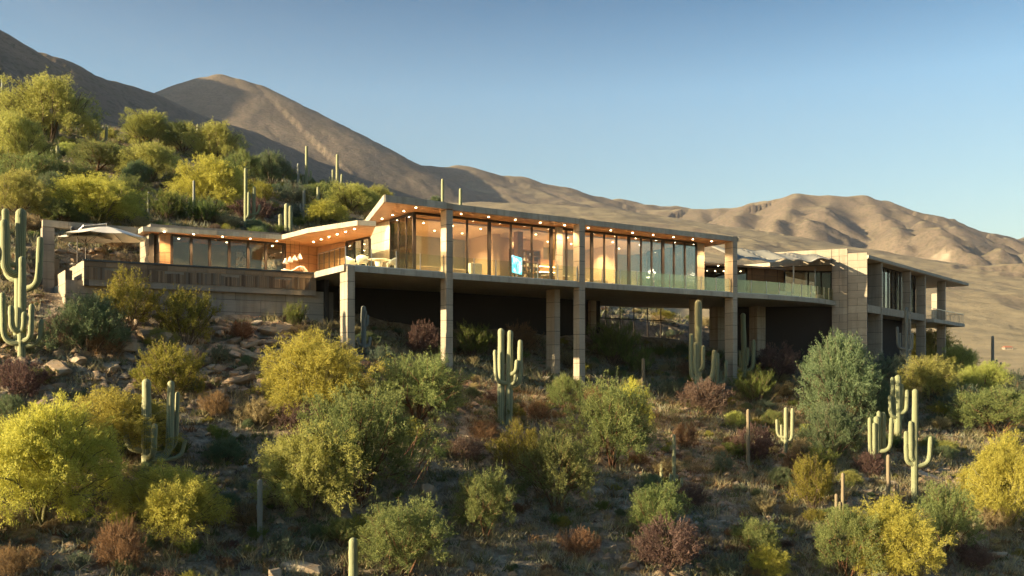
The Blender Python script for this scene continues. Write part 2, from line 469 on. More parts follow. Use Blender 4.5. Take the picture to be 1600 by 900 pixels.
M['concrete'] = mat_concrete('board_formed_concrete', (0.30, 0.255, 0.195), (0.50, 0.43, 0.33))
M['fascia'] = mat_concrete('pale_fascia_concrete', (0.34, 0.305, 0.245), (0.56, 0.51, 0.42))
M['retain'] = mat_concrete('retaining_wall_concrete', (0.25, 0.215, 0.175), (0.41, 0.355, 0.29))
M['joint'] = mat_plain('dark_joint', (0.085, 0.072, 0.058), 0.9)  # dark recessed core between blocks and panels
M['soffit'] = mat_wood('cedar_soffit', (0.27, 0.135, 0.055), (0.44, 0.245, 0.11), (0.5, 8, 8))
M['woodwall'] = mat_wood('cedar_wall', (0.25, 0.135, 0.065), (0.42, 0.25, 0.125), (0.6, 0.6, 8))
M['slat'] = mat_slat()
M['metal'] = mat_plain('dark_bronze_metal', (0.035, 0.026, 0.020), 0.45, 0.3)
M['steel'] = mat_plain('brushed_steel', (0.42, 0.42, 0.41), 0.35, 0.9)
M['coping'] = mat_plain('wet_dark_coping', (0.05, 0.058, 0.062), 0.35)
M['plaster'] = mat_plain('plaster', (0.58, 0.46, 0.33), 0.85)
M['greywall'] = mat_plain('grey_green_plaster', (0.33, 0.34, 0.30), 0.85)
M['floor'] = mat_plain('pale_stone_floor', (0.42, 0.35, 0.27), 0.5, noise=0.2)
M['darkroom'] = mat_plain('dark_shade_panel', (0.022, 0.019, 0.017), 0.85)  # shade of undercroft and dim rooms put into the colour; also canopy slab
M['shadecloth'] = mat_plain('grey_shade_cloth', (0.26, 0.245, 0.21), 0.9)
M['white'] = mat_plain('white_lacquer', (0.78, 0.76, 0.72), 0.5)
M['chair'] = mat_plain('pale_grey_weave', (0.55, 0.57, 0.58), 0.7, noise=0.3, scale=60)
M['canvas'] = mat_plain('cream_canvas', (0.68, 0.62, 0.54), 0.9)
M['fabric'] = mat_plain('oatmeal_fabric', (0.55, 0.46, 0.36), 0.95, noise=0.25, scale=30)
M['darkfabric'] = mat_plain('brown_fabric', (0.16, 0.10, 0.07), 0.95)
M['timber'] = mat_plain('furniture_timber', (0.28, 0.15, 0.07), 0.6, noise=0.3)
M['glass'] = mat_glass('window_glass', (0.93, 0.92, 0.87), 0.8, 0.0)
M['wingglass'] = mat_glass('tinted_window_glass', (0.70, 0.72, 0.68), 0.7, 0.03)
M['railglass'] = mat_glass('railing_glass', (0.90, 0.92, 0.82), 0.30, 0.0, (0.90, 0.92, 0.80))
M['lamp'] = mat_emit('lit_downlight', (1.0, 0.76, 0.45), 18.0)
M['lampstrip'] = mat_emit('lit_shelf_strip', (1.0, 0.72, 0.40), 9.0)
M['crystal'] = mat_emit('lit_crystal', (1.0, 0.86, 0.62), 5.0)

# ------------------------------------------------------------------ part builder
WO = {}                                     # world origin of every parent we make
class MB:
    def __init__(s): s.v = []; s.f = []
    def hexa(s, p):
        b = len(s.v); s.v += [tuple(x) for x in p]
        for q in ((0, 3, 2, 1), (4, 5, 6, 7), (0, 1, 5, 4), (1, 2, 6, 5), (2, 3, 7, 6), (3, 0, 4, 7)): s.f.append(tuple(b + i for i in q))
        return s
    def box(s, u0, u1, v0, v1, z0, z1):     # in the house frame
        return s.hexa([UV(u0, v0, z0), UV(u1, v0, z0), UV(u1, v1, z0), UV(u0, v1, z0), UV(u0, v0, z1), UV(u1, v0, z1), UV(u1, v1, z1), UV(u0, v1, z1)])
    def wbox(s, x0, x1, y0, y1, z0, z1):
        return s.hexa([(x0, y0, z0), (x1, y0, z0), (x1, y1, z0), (x0, y1, z0), (x0, y0, z1), (x1, y0, z1), (x1, y1, z1), (x0, y1, z1)])
    def prism(s, pts, z0, z1, uv=True):     # pts counter-clockwise; z0 / z1 number or list
        n = len(pts); b = len(s.v)
        za = z0 if isinstance(z0, (list, tuple)) else [z0] * n
        zb = z1 if isinstance(z1, (list, tuple)) else [z1] * n
        g = (lambda p, z: tuple(UV(p[0], p[1], z))) if uv else (lambda p, z: (p[0], p[1], z))
        s.v += [g(p, z) for p, z in zip(pts, za)] + [g(p, z) for p, z in zip(pts, zb)]
        s.f.append(tuple(b + i for i in reversed(range(n)))); s.f.append(tuple(b + n + i for i in range(n)))
        for i in range(n): j = (i + 1) % n; s.f.append((b + i, b + j, b + n + j, b + n + i))
        return s
    def bar(s, a, b_, w, h=None, up=(0, 0, 1)):
        a = Vector(a); b_ = Vector(b_); h = h or w
        d = (b_ - a).normalized(); up = Vector(up)
        if abs(d.dot(up)) > 0.98: up = Vector((1, 0, 0))
        x = d.cross(up).normalized() * w / 2; y = x.cross(d).normalized() * h / 2
        return s.hexa([a - x - y, a + x - y, a + x + y, a - x + y, b_ - x - y, b_ + x - y, b_ + x + y, b_ - x + y])
    def tube(s, pts, rad, n=8, cap=True):
        pts = [Vector(p) for p in pts]; m = len(pts); b = len(s.v)
        rr = rad if isinstance(rad, (list, tuple)) else [rad] * m
        for i, p in enumerate(pts):
            d = (pts[min(i + 1, m - 1)] - pts[max(i - 1, 0)]).normalized()
            up = Vector((0, 0, 1)) if abs(d.z) < 0.95 else Vector((1, 0, 0))
            x = d.cross(up).normalized(); y = x.cross(d)
            for k in range(n):
                a = 2 * math.pi * k / n
                s.v.append(tuple(p + (x * math.cos(a) + y * math.sin(a)) * rr[i]))
        for i in range(m - 1):
            for k in range(n):
                s.f.append((b + i * n + k, b + i * n + (k + 1) % n, b + (i + 1) * n + (k + 1) % n, b + (i + 1) * n + k))
        if cap:
            s.f.append(tuple(b + k for k in reversed(range(n)))); s.f.append(tuple(b + (m - 1) * n + k for k in range(n)))
        return s
    def lathe(s, c, prof, n=20):
        c = Vector(c); b = len(s.v)
        for (r, z) in prof:
            for k in range(n):
                a = 2 * math.pi * k / n; s.v.append((c.x + r * math.cos(a), c.y + r * math.sin(a), c.z + z))
        for i in range(len(prof) - 1):
            for k in range(n): s.f.append((b + i * n + k, b + i * n + (k + 1) % n, b + (i + 1) * n + (k + 1) % n, b + (i + 1) * n + k))
        s.f.append(tuple(b + k for k in reversed(range(n)))); s.f.append(tuple(b + (len(prof) - 1) * n + k for k in range(n)))
        return s
    def build(s, name, mat, parent=None, bevel=0.0, smooth=False, label=None):
        V = np.array(s.v, float)
        c = (V.min(0) + V.max(0)) / 2; c[2] = V[:, 2].min()
        me = bpy.data.meshes.new(name); me.from_pydata([tuple(p) for p in V - c], [], s.f); me.update()
        me.materials.append(M[mat] if isinstance(mat, str) else mat)
        if smooth:
            for p in me.polygons: p.use_smooth = True
        o = bpy.data.objects.new(name, me); COL.objects.link(o)
        base = WO[parent.name] if parent else Vector((0, 0, 0))
        if parent: o.parent = parent
        o.location = Vector(c) - base
        WO[o.name] = Vector(c)
        if bevel:
            md = o.modifiers.new('bevel', 'BEVEL'); md.width = bevel; md.segments = 1; md.limit_method = 'ANGLE'
        if label: o['label'] = label
        return o

def thing(name, loc, label, cat, group=None):
    e = bpy.data.objects.new(name, None); COL.objects.link(e); e.location = loc; e.empty_display_size = 0.3
    WO[e.name] = Vector(loc)
    return tag(e, label, cat, group)

# unit block shared by all repeated square pieces (bevelled box, origin at base centre)
def unit_block(mat, bev=0.012):
    import bmesh
    bm = bmesh.new(); bmesh.ops.create_cube(bm, size=1.0)
    for v in bm.verts: v.co.z += 0.5
    me = bpy.data.meshes.new('block'); bm.to_mesh(me); bm.free(); me.materials.append(M[mat])
    return me
UB = {}
HROT = math.atan2(EU.y, EU.x)
def block(name, mat, parent, c, size, rot=HROT):
    """one repeated piece: c = world base centre, size = (along, across, up)"""
    if mat not in UB: UB[mat] = unit_block(mat)
    o = bpy.data.objects.new(name, UB[mat]); COL.objects.link(o); o.parent = parent
    o.location = Vector(c) - WO[parent.name]; o.rotation_euler = (0, 0, rot); o.scale = size
    WO[o.name] = Vector(c)
    return o

# ------------------------------------------------------------------ the house
DZ = 6.30          # deck level
SZ = 10.17         # main soffit
house = thing('house', UV(38, 55, 2.0), 'long glass and concrete desert house standing on tall columns above the slope', 'house')

def column(u0, u1, v0, v1, zt, name='column', step=0.98, mat='concrete', zb=None):
    c = UV((u0 + u1) / 2, (v0 + v1) / 2, 0)
    cz = [float(ground(*UV(a, b).xy)) for a in (u0, u1) for b in (v0, v1)]
    zb = min(cz) - 0.5 if zb is None else zb
    core = MB().box(u0 + 0.012, u1 - 0.012, v0 + 0.012, v1 - 0.012, zb, zt - 0.02).build(name, 'joint', house)
    z = zt
    k = 0
    while z > zb + 0.05:
        h = min(step * (0.92 + 0.16 * ((k * 37) % 10) / 10), z - zb)
        block('concrete_block', mat, core, (c.x, c.y, z - h + 0.018), (u1 - u0, v1 - v0, h - 0.034))
        z -= h; k += 1
    return core

ua, ub, uc, ud = u_at(542.6, 49.6), u_at(695.4, 50.2), u_at(904.7, 50.2), u_at(1144.8, 50.2)
column(ua, ua + 0.45, 49.58, 50.62, DZ - 0.02)
column(ub, ub + 0.46, 50.05, 50.75, SZ - 0.025)
column(uc, uc + 0.48, 50.16, 50.82, SZ + 0.42)
column(ud, ud + 0.46, 50.16, 51.0, SZ + 0.42)
column(37.6, 38.06, 51.84, 52.8, DZ - 0.36)
column(51.1, 51.6, 52.0, 52.9, DZ - 0.36)
column(58.6, 59.5, 57.2, 58.2, DZ - 0.36)
column(61.0, 62.0, 55.0, 55.9, DZ - 0.36)
column(45.6, 46.1, 58.0, 58.9, DZ - 0.36)

# floors and balconies
ulink = [(ud + 0.46, 50.22)]
for px, py in ((1200, 460.6), (1240, 463.6), (1270, 466.2), (1290, 468.6), (1305, 471.2)):
    p = at_z(px, py, DZ); ulink.append((p.dot(EU), p.dot(EV)))
slab = MB().prism([(21.42, 49.72), (ub, 50.22), (ud, 50.22), (ud, 62.5), (21.42, 62.5)], DZ - 0.34, DZ - 0.012).build('deck_slab', 'concrete', house)
MB().prism([(ud + 0.003, 50.24)] + ulink[1:] + [(ulink[-1][0] + 0.6, 58), (ud + 0.003, 62.4)], DZ - 0.34, DZ - 0.012).build('deck_slab', 'concrete', house, label='curved balcony slab between the tall column and the concrete wing')
# pale edge strips of the slab
def edge_run(pts, z0, z1, mat, name, parent, L=1.9, t=0.04, out=0.03):
    """run of panels along a polyline of (u,v)"""
    k = 0
    for a, b in zip(pts[:-1], pts[1:]):
        A = UV(*a); B = UV(*b); d = B - A; n = max(1, round(d.length / L)); ang = math.atan2(d.y, d.x)
        nrm = Vector((math.sin(ang), -math.cos(ang), 0))
        for i in range(n):
            f0, f1 = i / n, (i + 1) / n
            c = A + d * ((f0 + f1) / 2) + nrm * (out + 0.004 * ((k * 7) % 3))
            block(name, mat, parent, (c.x, c.y, z0 + 0.003 * ((k * 5) % 2)), (d.length / n - 0.012, t, z1 - z0), ang)
            k += 1
edge_run([(ua + 0.46, 49.72), (ub, 50.2)], DZ - 0.34, DZ + 0.01, 'fascia', 'edge_panel', slab)
edge_run([(ub + 0.47, 50.2), (uc, 50.2)], DZ - 0.34, DZ + 0.01, 'fascia', 'edge_panel', slab)
edge_run([(uc + 0.49, 50.2), (ud, 50.2)], DZ - 0.34, DZ + 0.01, 'fascia', 'edge_panel', slab)
edge_run(ulink, DZ - 0.34, DZ + 0.01, 'fascia', 'edge_panel', slab)
edge_run([(21.42, 54.0), (21.42, 49.72)], DZ - 0.34, DZ + 0.01, 'fascia', 'edge_panel', slab)
MB().prism([(21.5, 49.8), (ub, 50.3), (ud, 50.3), (ud, 62.3), (21.5, 62.3)], DZ - 0.01, DZ + 0.004).build('floor_paving', 'floor', house)
# undercroft: back wall coloured near black to stand for deep shade, and the open passage on the right
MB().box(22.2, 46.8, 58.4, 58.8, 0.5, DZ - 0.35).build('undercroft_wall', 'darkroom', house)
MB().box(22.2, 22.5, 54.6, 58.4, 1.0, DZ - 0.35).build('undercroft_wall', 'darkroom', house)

for i in range(7):
    u = 47.2 + i * 1.55
    MB().box(u, u + 0.07, 62.0, 62.07, 2.5, DZ - 0.35).build('slender_post', 'metal', house)
MB().box(46.8, 58.0, 61.98, 62.09, 4.85, 4.93).build('passage_rail', 'metal', house)

# main roof
RP = [(24.0, 49.9), (ub + 0.47, 50.0), (ub + 0.47, 50.24), (ud + 0.45, 50.24), (ud + 0.5, 50.24), (ud + 0.5, 64.0), (26.9, 64.0), (26.6, 58.1)]
roof = MB().prism(RP, SZ + 0.03, SZ + 0.36).build('roof', 'concrete', house, label='long flat main roof over the glass front')
soff = MB().prism([(24.03, 49.93), (ub + 0.45, 50.03), (ub + 0.45, 50.26), (ud + 0.47, 50.26), (ud + 0.47, 63.9), (26.93, 63.9), (26.63, 58.1)], SZ, SZ + 0.027).build('soffit', 'soffit', house)
edge_run([(26.6, 58.1), (24.0, 49.9)], SZ - 0.02, SZ + 0.40, 'fascia', 'fascia_panel', roof, 1.7)
edge_run([(24.0, 49.9), (ub - 0.02, 50.0), ], SZ - 0.02, SZ + 0.40, 'fascia', 'fascia_panel', roof, 1.4)
edge_run([(ub + 0.5, 50.22), (uc - 0.01, 50.22)], SZ + 0.0, SZ + 0.38, 'fascia', 'fascia_panel', roof, 1.4)
edge_run([(uc + 0.5, 50.22), (ud - 0.01, 50.22)], SZ + 0.0, SZ + 0.37, 'fascia', 'fascia_panel', roof, 1.4)
edge_run([(ud + 0.5, 50.1), (ud + 0.5, 58)], SZ + 0.0, SZ + 0.38, 'fascia', 'fascia_panel', roof, 1.7)

# recessed lamps
LAMP_ME = {}
def downlight(p, parent, energy=34.0, r=0.05, spot=True, size=R(125)):
    key = round(r, 3)
    if key not in LAMP_ME:
        a = MB().lathe((0, 0, 0), [(r * 0.2, -0.012), (r, -0.012), (r, 0.0)], 12)
        me = bpy.data.meshes.new('downlight'); me.from_pydata(a.v, [], a.f); me.materials.append(M['lamp']); LAMP_ME[key] = me
    o = link('downlight', LAMP_ME[key], parent, Vector(p) - WO[parent.name])
    if spot:
        ld = bpy.data.lights.get('downlight_%d' % int(energy))
        if ld is None:
            ld = bpy.data.lights.new('downlight_%d' % int(energy), 'SPOT'); ld.energy = energy; ld.spot_size = size; ld.spot_blend = 0.7
            ld.color = (1.0, 0.66, 0.32); ld.shadow_soft_size = 0.07
        lo = bpy.data.objects.new('downlight_glow', ld); COL.objects.link(lo); lo.parent = o; lo.location = (0, 0, -0.05)
    return o
for px, py in ((720.5, 334), (763.6, 338.7), (805, 343.5), (844.4, 348), (882.3, 352), (919, 356.6), (954.4, 360), (988.6, 364.4), (1020.6, 368), (1052.4, 371.5), (1082.8, 375), (1112, 378)):
    k = u_at(px, 51.05); downlight(UV(k, 51.05, SZ), soff, 260)
for px, py in ((649.8, 324.4), (631, 330), (613.7, 336), (597, 341.7)):
    downlight(at_z(px, py, SZ), soff, 260)

# main glazing: frame > mullion, pane
def glazing(a, b, z0, z1, cuts, mat='glass', post=0.10, wide=(), label=None, name='window_wall', head=0.16):
    """glass wall from (u,v) a to b, cuts = fractions of posts; wide = indices of wider posts"""
    A, B = UV(*a), UV(*b); d = B - A; L = d.length; ang = math.atan2(d.y, d.x); dn = d.normalized()
    n = Vector((-dn.y, dn.x, 0)) * 0.05
    f = None
    for za, zb in ((z1 - head, z1), (z0, z0 + 0.07)):
        fr = MB().hexa([A - n + Vector((0, 0, za)), B - n + Vector((0, 0, za)), B + n + Vector((0, 0, za)), A + n + Vector((0, 0, za)),
                 A - n + Vector((0, 0, zb)), B - n + Vector((0, 0, zb)), B + n + Vector((0, 0, zb)), A + n + Vector((0, 0, zb))])
        if f is None: f = fr.build(name, 'metal', house, label=label)
        else: fr.build('sill', 'metal', f)
    for i, c in enumerate(cuts):
        p = A + d * c
        block('mullion', 'metal', f, (p.x, p.y, z0 + 0.071), (0.22 if i in wide else post, min(0.13, post * 1.3), z1 - z0 - head - 0.072), ang)
    for c0, c1 in zip(cuts[:-1], cuts[1:]):
        p = A + d * ((c0 + c1) / 2)
        block('pane', mat, f, (p.x, p.y, z0 + 0.072), ((c1 - c0) * L - post, 0.014, z1 - z0 - head - 0.074), ang)
    return f
GV = 52.0
g0 = 27.0; g1 = u_at(1088, GV)
pxs = [729.8, 764.4, 798, 830.8, 861, 885, 905, 924.4, 944, 963, 982.5, 1001.6, 1018, 1035.7, 1053, 1070]
uu = [g0] + [u_at(p, GV) for p in pxs] + [g1]
glazing((g0, GV), (g1, GV), DZ, SZ, [(x - g0) / (g1 - g0) for x in uu], wide=(0, 2, 5, 8, 11, 14))
glazing((g0, 55.3), (g0, GV + 0.06), DZ, SZ, [0, 0.36, 0.70, 1.0], post=0.06, label='side glazing of the main room facing the dining terrace')
glazing((g1, GV + 0.06), (g1, 57.5), DZ, SZ, [0, 0.25, 0.5, 0.75, 1.0])
column(u_at(866, GV), u_at(875.5, GV), GV - 0.28, GV - 0.07, SZ - 0.02, zb=DZ)
column(g1 + 0.1, g1 + 0.85, GV + 0.0, GV + 1.0, SZ - 0.02, zb=DZ)

def wall_panels(name, a, b, z0, z1, mat, t=0.3, rows=None, L=2.4, label=None, tops=None, core='joint', parent=None):
    """wall from (u,v) a to b built of separate proud panels on a recessed core; outer face on the line, body behind (left of a>b)"""
    A, B = UV(*a), UV(*b); d = B - A; ln = d.length; dn = d.normalized(); ang = math.atan2(d.y, d.x); nb = Vector((-dn.y, dn.x, 0))
    P = [A + nb * 0.014, B + nb * 0.014, B + nb * t, A + nb * t]
    c = MB().hexa([p + Vector((0, 0, z0)) for p in P] + [p + Vector((0, 0, z1 - 0.012)) for p in P]).build(name, core, parent or house, label=label)
    n = max(1, round(ln / L)); rows = rows or max(1, round((z1 - z0) / 0.62)); rh = (z1 - z0) / rows
    for r in range(rows):
        cuts = [0] + [min(max((i + (0.5 if r % 2 else 0)) / n, 0), 1) for i in range(1 if not r % 2 else 0, n)] + [1]
        cuts = sorted(set(cuts))
        for c0, c1 in zip(cuts[:-1], cuts[1:]):
            p = A + d * ((c0 + c1) / 2) + nb * ((t + 0.012) / 2 + 0.003 * random.random())
            block('concrete_panel', mat, c, (p.x, p.y, z0 + r * rh + 0.013), ((c1 - c0) * ln - 0.024, t, rh - 0.026), ang)
    return c

# solid concrete side wall of the main room, lit by the sun
wall_panels('side_wall', (g0 - 0.02, 61.0), (g0 - 0.02, 55.42), DZ, SZ - 0.01, 'concrete', 0.35, rows=6, L=2.6, label='sunlit concrete wall beside the dining terrace')

# interior
rooms = MB().box(g0 + 0.3, g1 + 6.0, 60.2, 60.4, DZ, SZ - 0.03).build('back_wall', 'greywall', house)
MB().box(g0 + 0.4, g1 + 0.4, 53.9, 60.15, SZ - 0.10, SZ - 0.004).build('plaster_ceiling', 'plaster', house)
MB().box(35.4, 36.0, 56.2, 60.1, DZ, SZ - 0.11).build('partition_wall', 'plaster', house)
MB().box(36.3, 36.75, 54.4, 54.9, DZ, SZ - 0.11).build('timber_pier', 'timber', house)
MB().box(36.1, 40.6, 57.4, 57.7, DZ, SZ - 0.11).build('partition_wall', 'plaster', house)
MB().box(46.2, 46.5, 56.0, 60.1, DZ, SZ - 0.11).build('partition_wall', 'plaster', house)
for u in (29.2, 31.4, 33.6, 38.2, 41.0, 43.2, 45.2, 47.9, 50.2):
    for v in (54.9, 57.4):
        downlight(UV(u, v, SZ - 0.101), house, 215, 0.045)
# bookcase with rows of objects, bar shelf, screen
bc = thing('bookcase', UV(38.6, 56.6, DZ), 'tall open bookcase filled with small objects behind the glass', 'bookcase')
bcf = MB()
for k in range(5): bcf.box(37.2 + k * 0.62, 37.24 + k * 0.62, 56.5, 56.9, DZ + 0.004, DZ + 2.9)
bcf.box(37.2, 39.72, 56.88, 56.9, DZ + 0.01, DZ + 2.89)
bcf.build('frame', 'timber', bc)
for k in range(8): MB().box(37.2, 39.72, 56.5, 56.88, DZ + 0.05 + k * 0.4, DZ + 0.08 + k * 0.4).build('shelf', 'timber', bc)
OM = ['white', 'darkfabric', 'fabric', 'timber']
for k in range(7):
    for i in range(9):
        if random.random() < 0.82:
            x = 37.3 + i * 0.268; h = random.uniform(0.12, 0.27)
            b_ = block('ornament', OM[random.randrange(4)], bc, UV(x, 56.62, DZ + 0.081 + k * 0.4), (random.uniform(0.06, 0.16), 0.1, h))
barc = thing('bar_counter', UV(40.4, 55.6, DZ), 'timber bar counter with glowing shelf edges behind the window wall', 'counter')
MB().box(39.6, 41.4, 55.4, 56.0, DZ, DZ + 1.0).build('base', 'timber', barc)
MB().box(39.5, 41.5, 55.3, 56.1, DZ + 1.0, DZ + 1.06).build('top', 'white', barc)
for dz in (1.32, 1.72): MB().box(39.6, 41.4, 56.4, 56.5, DZ + dz, DZ + dz + 0.04).build('light_strip', 'lampstrip', barc)
for dz in (1.26, 1.66): MB().box(39.6, 41.4, 56.2, 56.6, DZ + dz, DZ + dz + 0.05).build('shelf', 'timber', barc)
MB().box(39.6, 41.4, 56.6, 56.7, DZ + 0.9, DZ + 2.3).build('back_panel', 'timber', barc)

def mat_screen():
    t = NT('screen_picture'); p = t.coord('Object')
    n = t.noise(p, 2.3, 5, 0.6, 0.8)
    c = t.ramp(n, [(0.35, (0.02, 0.16, 0.30)), (0.5, (0.08, 0.42, 0.60)), (0.62, (0.55, 0.85, 0.95))])
    e = t.n('ShaderNodeEmission'); e.inputs[1].default_value = 1.6; t.l(c, e.inputs[0]); t.l(e.outputs[0], t.out.inputs['Surface'])
    return t.m
M['screen'] = mat_screen()
tv = thing('television', UV(34.6, 53.9, DZ), 'flat screen showing bright blue water on a stand in the lounge', 'television')
u_tv = u_at(796, 53.6); u_tv2 = u_at(816, 54.2)
A_, B_ = UV(u_tv, 53.4), UV(u_tv2 + 0.25, 54.5); dn_ = (B_ - A_).normalized(); nn_ = Vector((dn_.y, -dn_.x, 0))
def slabq(A, B, n0, n1, z0, z1):
    return MB().hexa([A + n0 + Vector((0, 0, z0)), B + n0 + Vector((0, 0, z0)), B + n1 + Vector((0, 0, z0)), A + n1 + Vector((0, 0, z0)),
                      A + n0 + Vector((0, 0, z1)), B + n0 + Vector((0, 0, z1)), B + n1 + Vector((0, 0, z1)), A + n1 + Vector((0, 0, z1))])
slabq(A_, B_, nn_ * 0.0, nn_ * -0.06, DZ + 0.75, DZ + 1.95).build('casing', 'metal', tv)
slabq(A_ + dn_ * 0.02, B_ - dn_ * 0.02, nn_ * 0.006, nn_ * 0.001, DZ + 0.77, DZ + 1.93).build('screen', 'screen', tv)
slabq(A_ + dn_ * 0.5, A_ + dn_ * 0.8, nn_ * -0.02, nn_ * -0.05, DZ + 0.004, DZ + 0.75).build('stand', 'metal', tv)

def sofa(name, u, v, z, w, label, rot=0, mat='fabric', group=None):
    t = thing(name, UV(u, v, z), label, 'sofa', group)
    c, s = math.cos(rot), math.sin(rot)
    def bx(nm, x0, x1, y0, y1, z0, z1, m):
        q = MB(); P = []
        for zz in (z0, z1):
            for (x, y) in ((x0, y0), (x1, y0), (x1, y1), (x0, y1)): P.append(UV(u + x * c - y * s, v + x * s + y * c, z + zz))
        q.hexa(P).build(nm, m, t, bevel=0.04)
    bx('base', -w / 2, w / 2, -0.45, 0.45, 0.08, 0.28, mat)
    n = max(1, round(w / 0.8))
    for i in range(n): bx('seat_cushion', -w / 2 + 0.18 + i * (w - 0.36) / n, -w / 2 + 0.18 + (i + 1) * (w - 0.36) / n - 0.01, -0.43, 0.25, 0.282, 0.44, mat)
    bx('backrest', -w / 2, w / 2, 0.26, 0.46, 0.281, 0.82, mat)
    for sx in (-1, 1): bx('armrest', min(sx * w / 2, sx * (w / 2 - 0.17)), max(sx * w / 2, sx * (w / 2 - 0.17)), -0.45, 0.25, 0.283, 0.6, mat)
    for sx in (-1, 1):
        for sy in (-1, 1): bx('leg', sx * (w / 2 - 0.1) - 0.03, sx * (w / 2 - 0.1) + 0.03, sy * 0.36 - 0.03, sy * 0.36 + 0.03, 0.004, 0.08, 'metal')
    return t
sofa('sofa', 28.9, 53.6, DZ, 2.0, 'oatmeal sofa just behind the glass at the corner of the lounge')
sofa('sofa', 31.0, 54.6, DZ, 2.2, 'oatmeal sofa facing the pale cabinet in the lounge', math.pi)
sofa('sofa', 43.2, 54.2, DZ, 2.4, 'low oatmeal sofa in the right hand sitting room behind glass')
cb = thing('cabinet', UV(32.6, 54.2, DZ), 'pale lacquered cabinet block in the middle of the lounge', 'cabinet')
MB().box(32.2, 33.1, 53.9, 54.5, DZ + 0.06, DZ + 1.25).build('body', 'white', cb, bevel=0.01)
for du in (0.0, 0.45): MB().box(32.23 + du, 32.62 + du, 53.885, 53.898, DZ + 0.12, DZ + 1.2).build('door', 'white', cb)
MB().box(32.25, 33.05, 53.95, 54.45, DZ + 0.004, DZ + 0.058).build('plinth', 'metal', cb)
ct = thing('coffee_table', UV(30.4, 53.3, DZ), 'low timber coffee table beside the oatmeal sofa', 'table')
MB().box(29.95, 30.9, 53.0, 53.55, DZ + 0.32, DZ + 0.37).build('table_top', 'timber', ct)
for du in (30.0, 30.8):
    for dv in (53.05, 53.45): MB().box(du, du + 0.05, dv, dv + 0.05, DZ + 0.004, DZ + 0.32).build('leg', 'metal', ct)
# chandelier of glass drops
chd = thing('chandelier', UV(46.0, 54.8, DZ + 2.0), 'glowing chandelier of glass drops hanging in the right hand room', 'chandelier')
cu = u_at(1018, 54.6)
MB().tube([UV(cu, 54.6, SZ - 0.105), UV(cu, 54.6, DZ + 2.05)], 0.012, 6).build('cord', 'metal', chd)
MB().lathe(UV(cu, 54.6, DZ + 2.0), [(0.12, 0), (0.14, 0.03), (0.12, 0.06)], 14).build('canopy', 'steel', chd)
for i in range(26):
    a = i * 2.4; r_ = 0.06 + 0.012 * i; zz = DZ + 1.95 - 0.045 * i * (0.6 + 0.4 * math.sin(i))
    c_ = UV(cu + r_ * math.cos(a), 54.6 + r_ * math.sin(a), zz - 0.1)
    MB().lathe(c_, [(0.005, 0.0), (0.035, 0.05), (0.012, 0.12)], 6).build('glass_drop', 'crystal', chd)
# tall lit doors deep in the right hand room
for px, w in ((994, 0.9), (1046, 0.7), (1066, 0.5), (1078, 0.5)):
    u = u_at(px, 59.9)
    MB().box(u - w / 2, u + w / 2, 59.98, 60.04, DZ + 0.02, DZ + 2.5).build('interior_door', 'white', house)

# railings: rail > post, pane
def railing(pts, mat='railglass', L=1.35, h=1.05, z=DZ, postm='steel', top=None, label=None):
    A = UV(*pts[0]);
    base = MB()
    for a, b in zip(pts[:-1], pts[1:]): base.bar(UV(*a, z + 0.04), UV(*b, z + 0.04), 0.06, 0.07)
    f = base.build('railing', postm, house, label=label)
    for a, b in zip(pts[:-1], pts[1:]):
        P, Q = UV(*a), UV(*b); d = Q - P; n = max(1, round(d.length / L)); ang = math.atan2(d.y, d.x)
        for i in range(n):
            m = P + d * ((i + 0.5) / n)
            block('pane', mat, f, (m.x, m.y, z + 0.08), (d.length / n - 0.07, 0.014, h - 0.09), ang)
            q = P + d * (i / n)
            block('post', postm, f, (q.x, q.y, z + 0.078), (0.045, 0.045, h - 0.06), ang)
        q = P + d
        block('post', postm, f, (q.x, q.y, z + 0.078), (0.045, 0.045, h - 0.06), ang)
        if top:
            c = P + d * 0.5
            block('handrail', top, f, (c.x, c.y, z + h + 0.02), (d.length + 0.05, 0.05, 0.04), ang)
    return f
railing([(ua + 0.0, 49.85), (ub - 0.05, 50.32)], L=1.75)
railing([(ub + 0.52, 50.34), (uc - 0.05, 50.34)], L=1.65)
railing([(uc + 0.55, 50.34), (ud - 0.05, 50.34)], L=1.5)
railing([(ulink[0][0] + 0.05, 50.4)] + [(a - 0.03, b + 0.14) for a, b in ulink[1:]], L=1.4, label='glass railing of the curved balcony')
railing([(21.56, 53.9), (21.56, 49.95)], postm='metal', L=0.85, top='metal', label='dark framed glass railing at the end of the dining terrace')

# ------------------------------------------------------------------ pool wing on the left
WZ = 8.60
wing_pts = [(12.5, 58.6), (16.6, 57.85), (20.5, 57.35), (20.9, 53.7), (22.2, 49.6), (23.15, 49.3), (24.75, 53.4), (24.75, 62.5), (12.5, 62.5)]
wroof = MB().prism(wing_pts, WZ + 0.025, WZ + 0.24).build('roof', 'concrete', house, label='low roof of the pool wing bending forward to the dining terrace')
wsoff = MB().prism([(u + 0.02 * (1 if u < 18 else -1) * 0, v + 0.02) for u, v in wing_pts], WZ, WZ + 0.022).build('soffit', 'soffit', house)
edge_run([(12.5, 62), (12.5, 58.6), (16.6, 57.85), (20.5, 57.35), (20.9, 53.7), (22.2, 49.6), (23.15, 49.3)], WZ - 0.015, WZ + 0.27, 'fascia', 'fascia_panel', wroof, 1.25)
MB().prism([(13.1, 59.6), (20.9, 58.9), (20.9, 62.4), (13.1, 62.4)], WZ + 0.245, WZ + 0.62).build('parapet', 'retain', house)
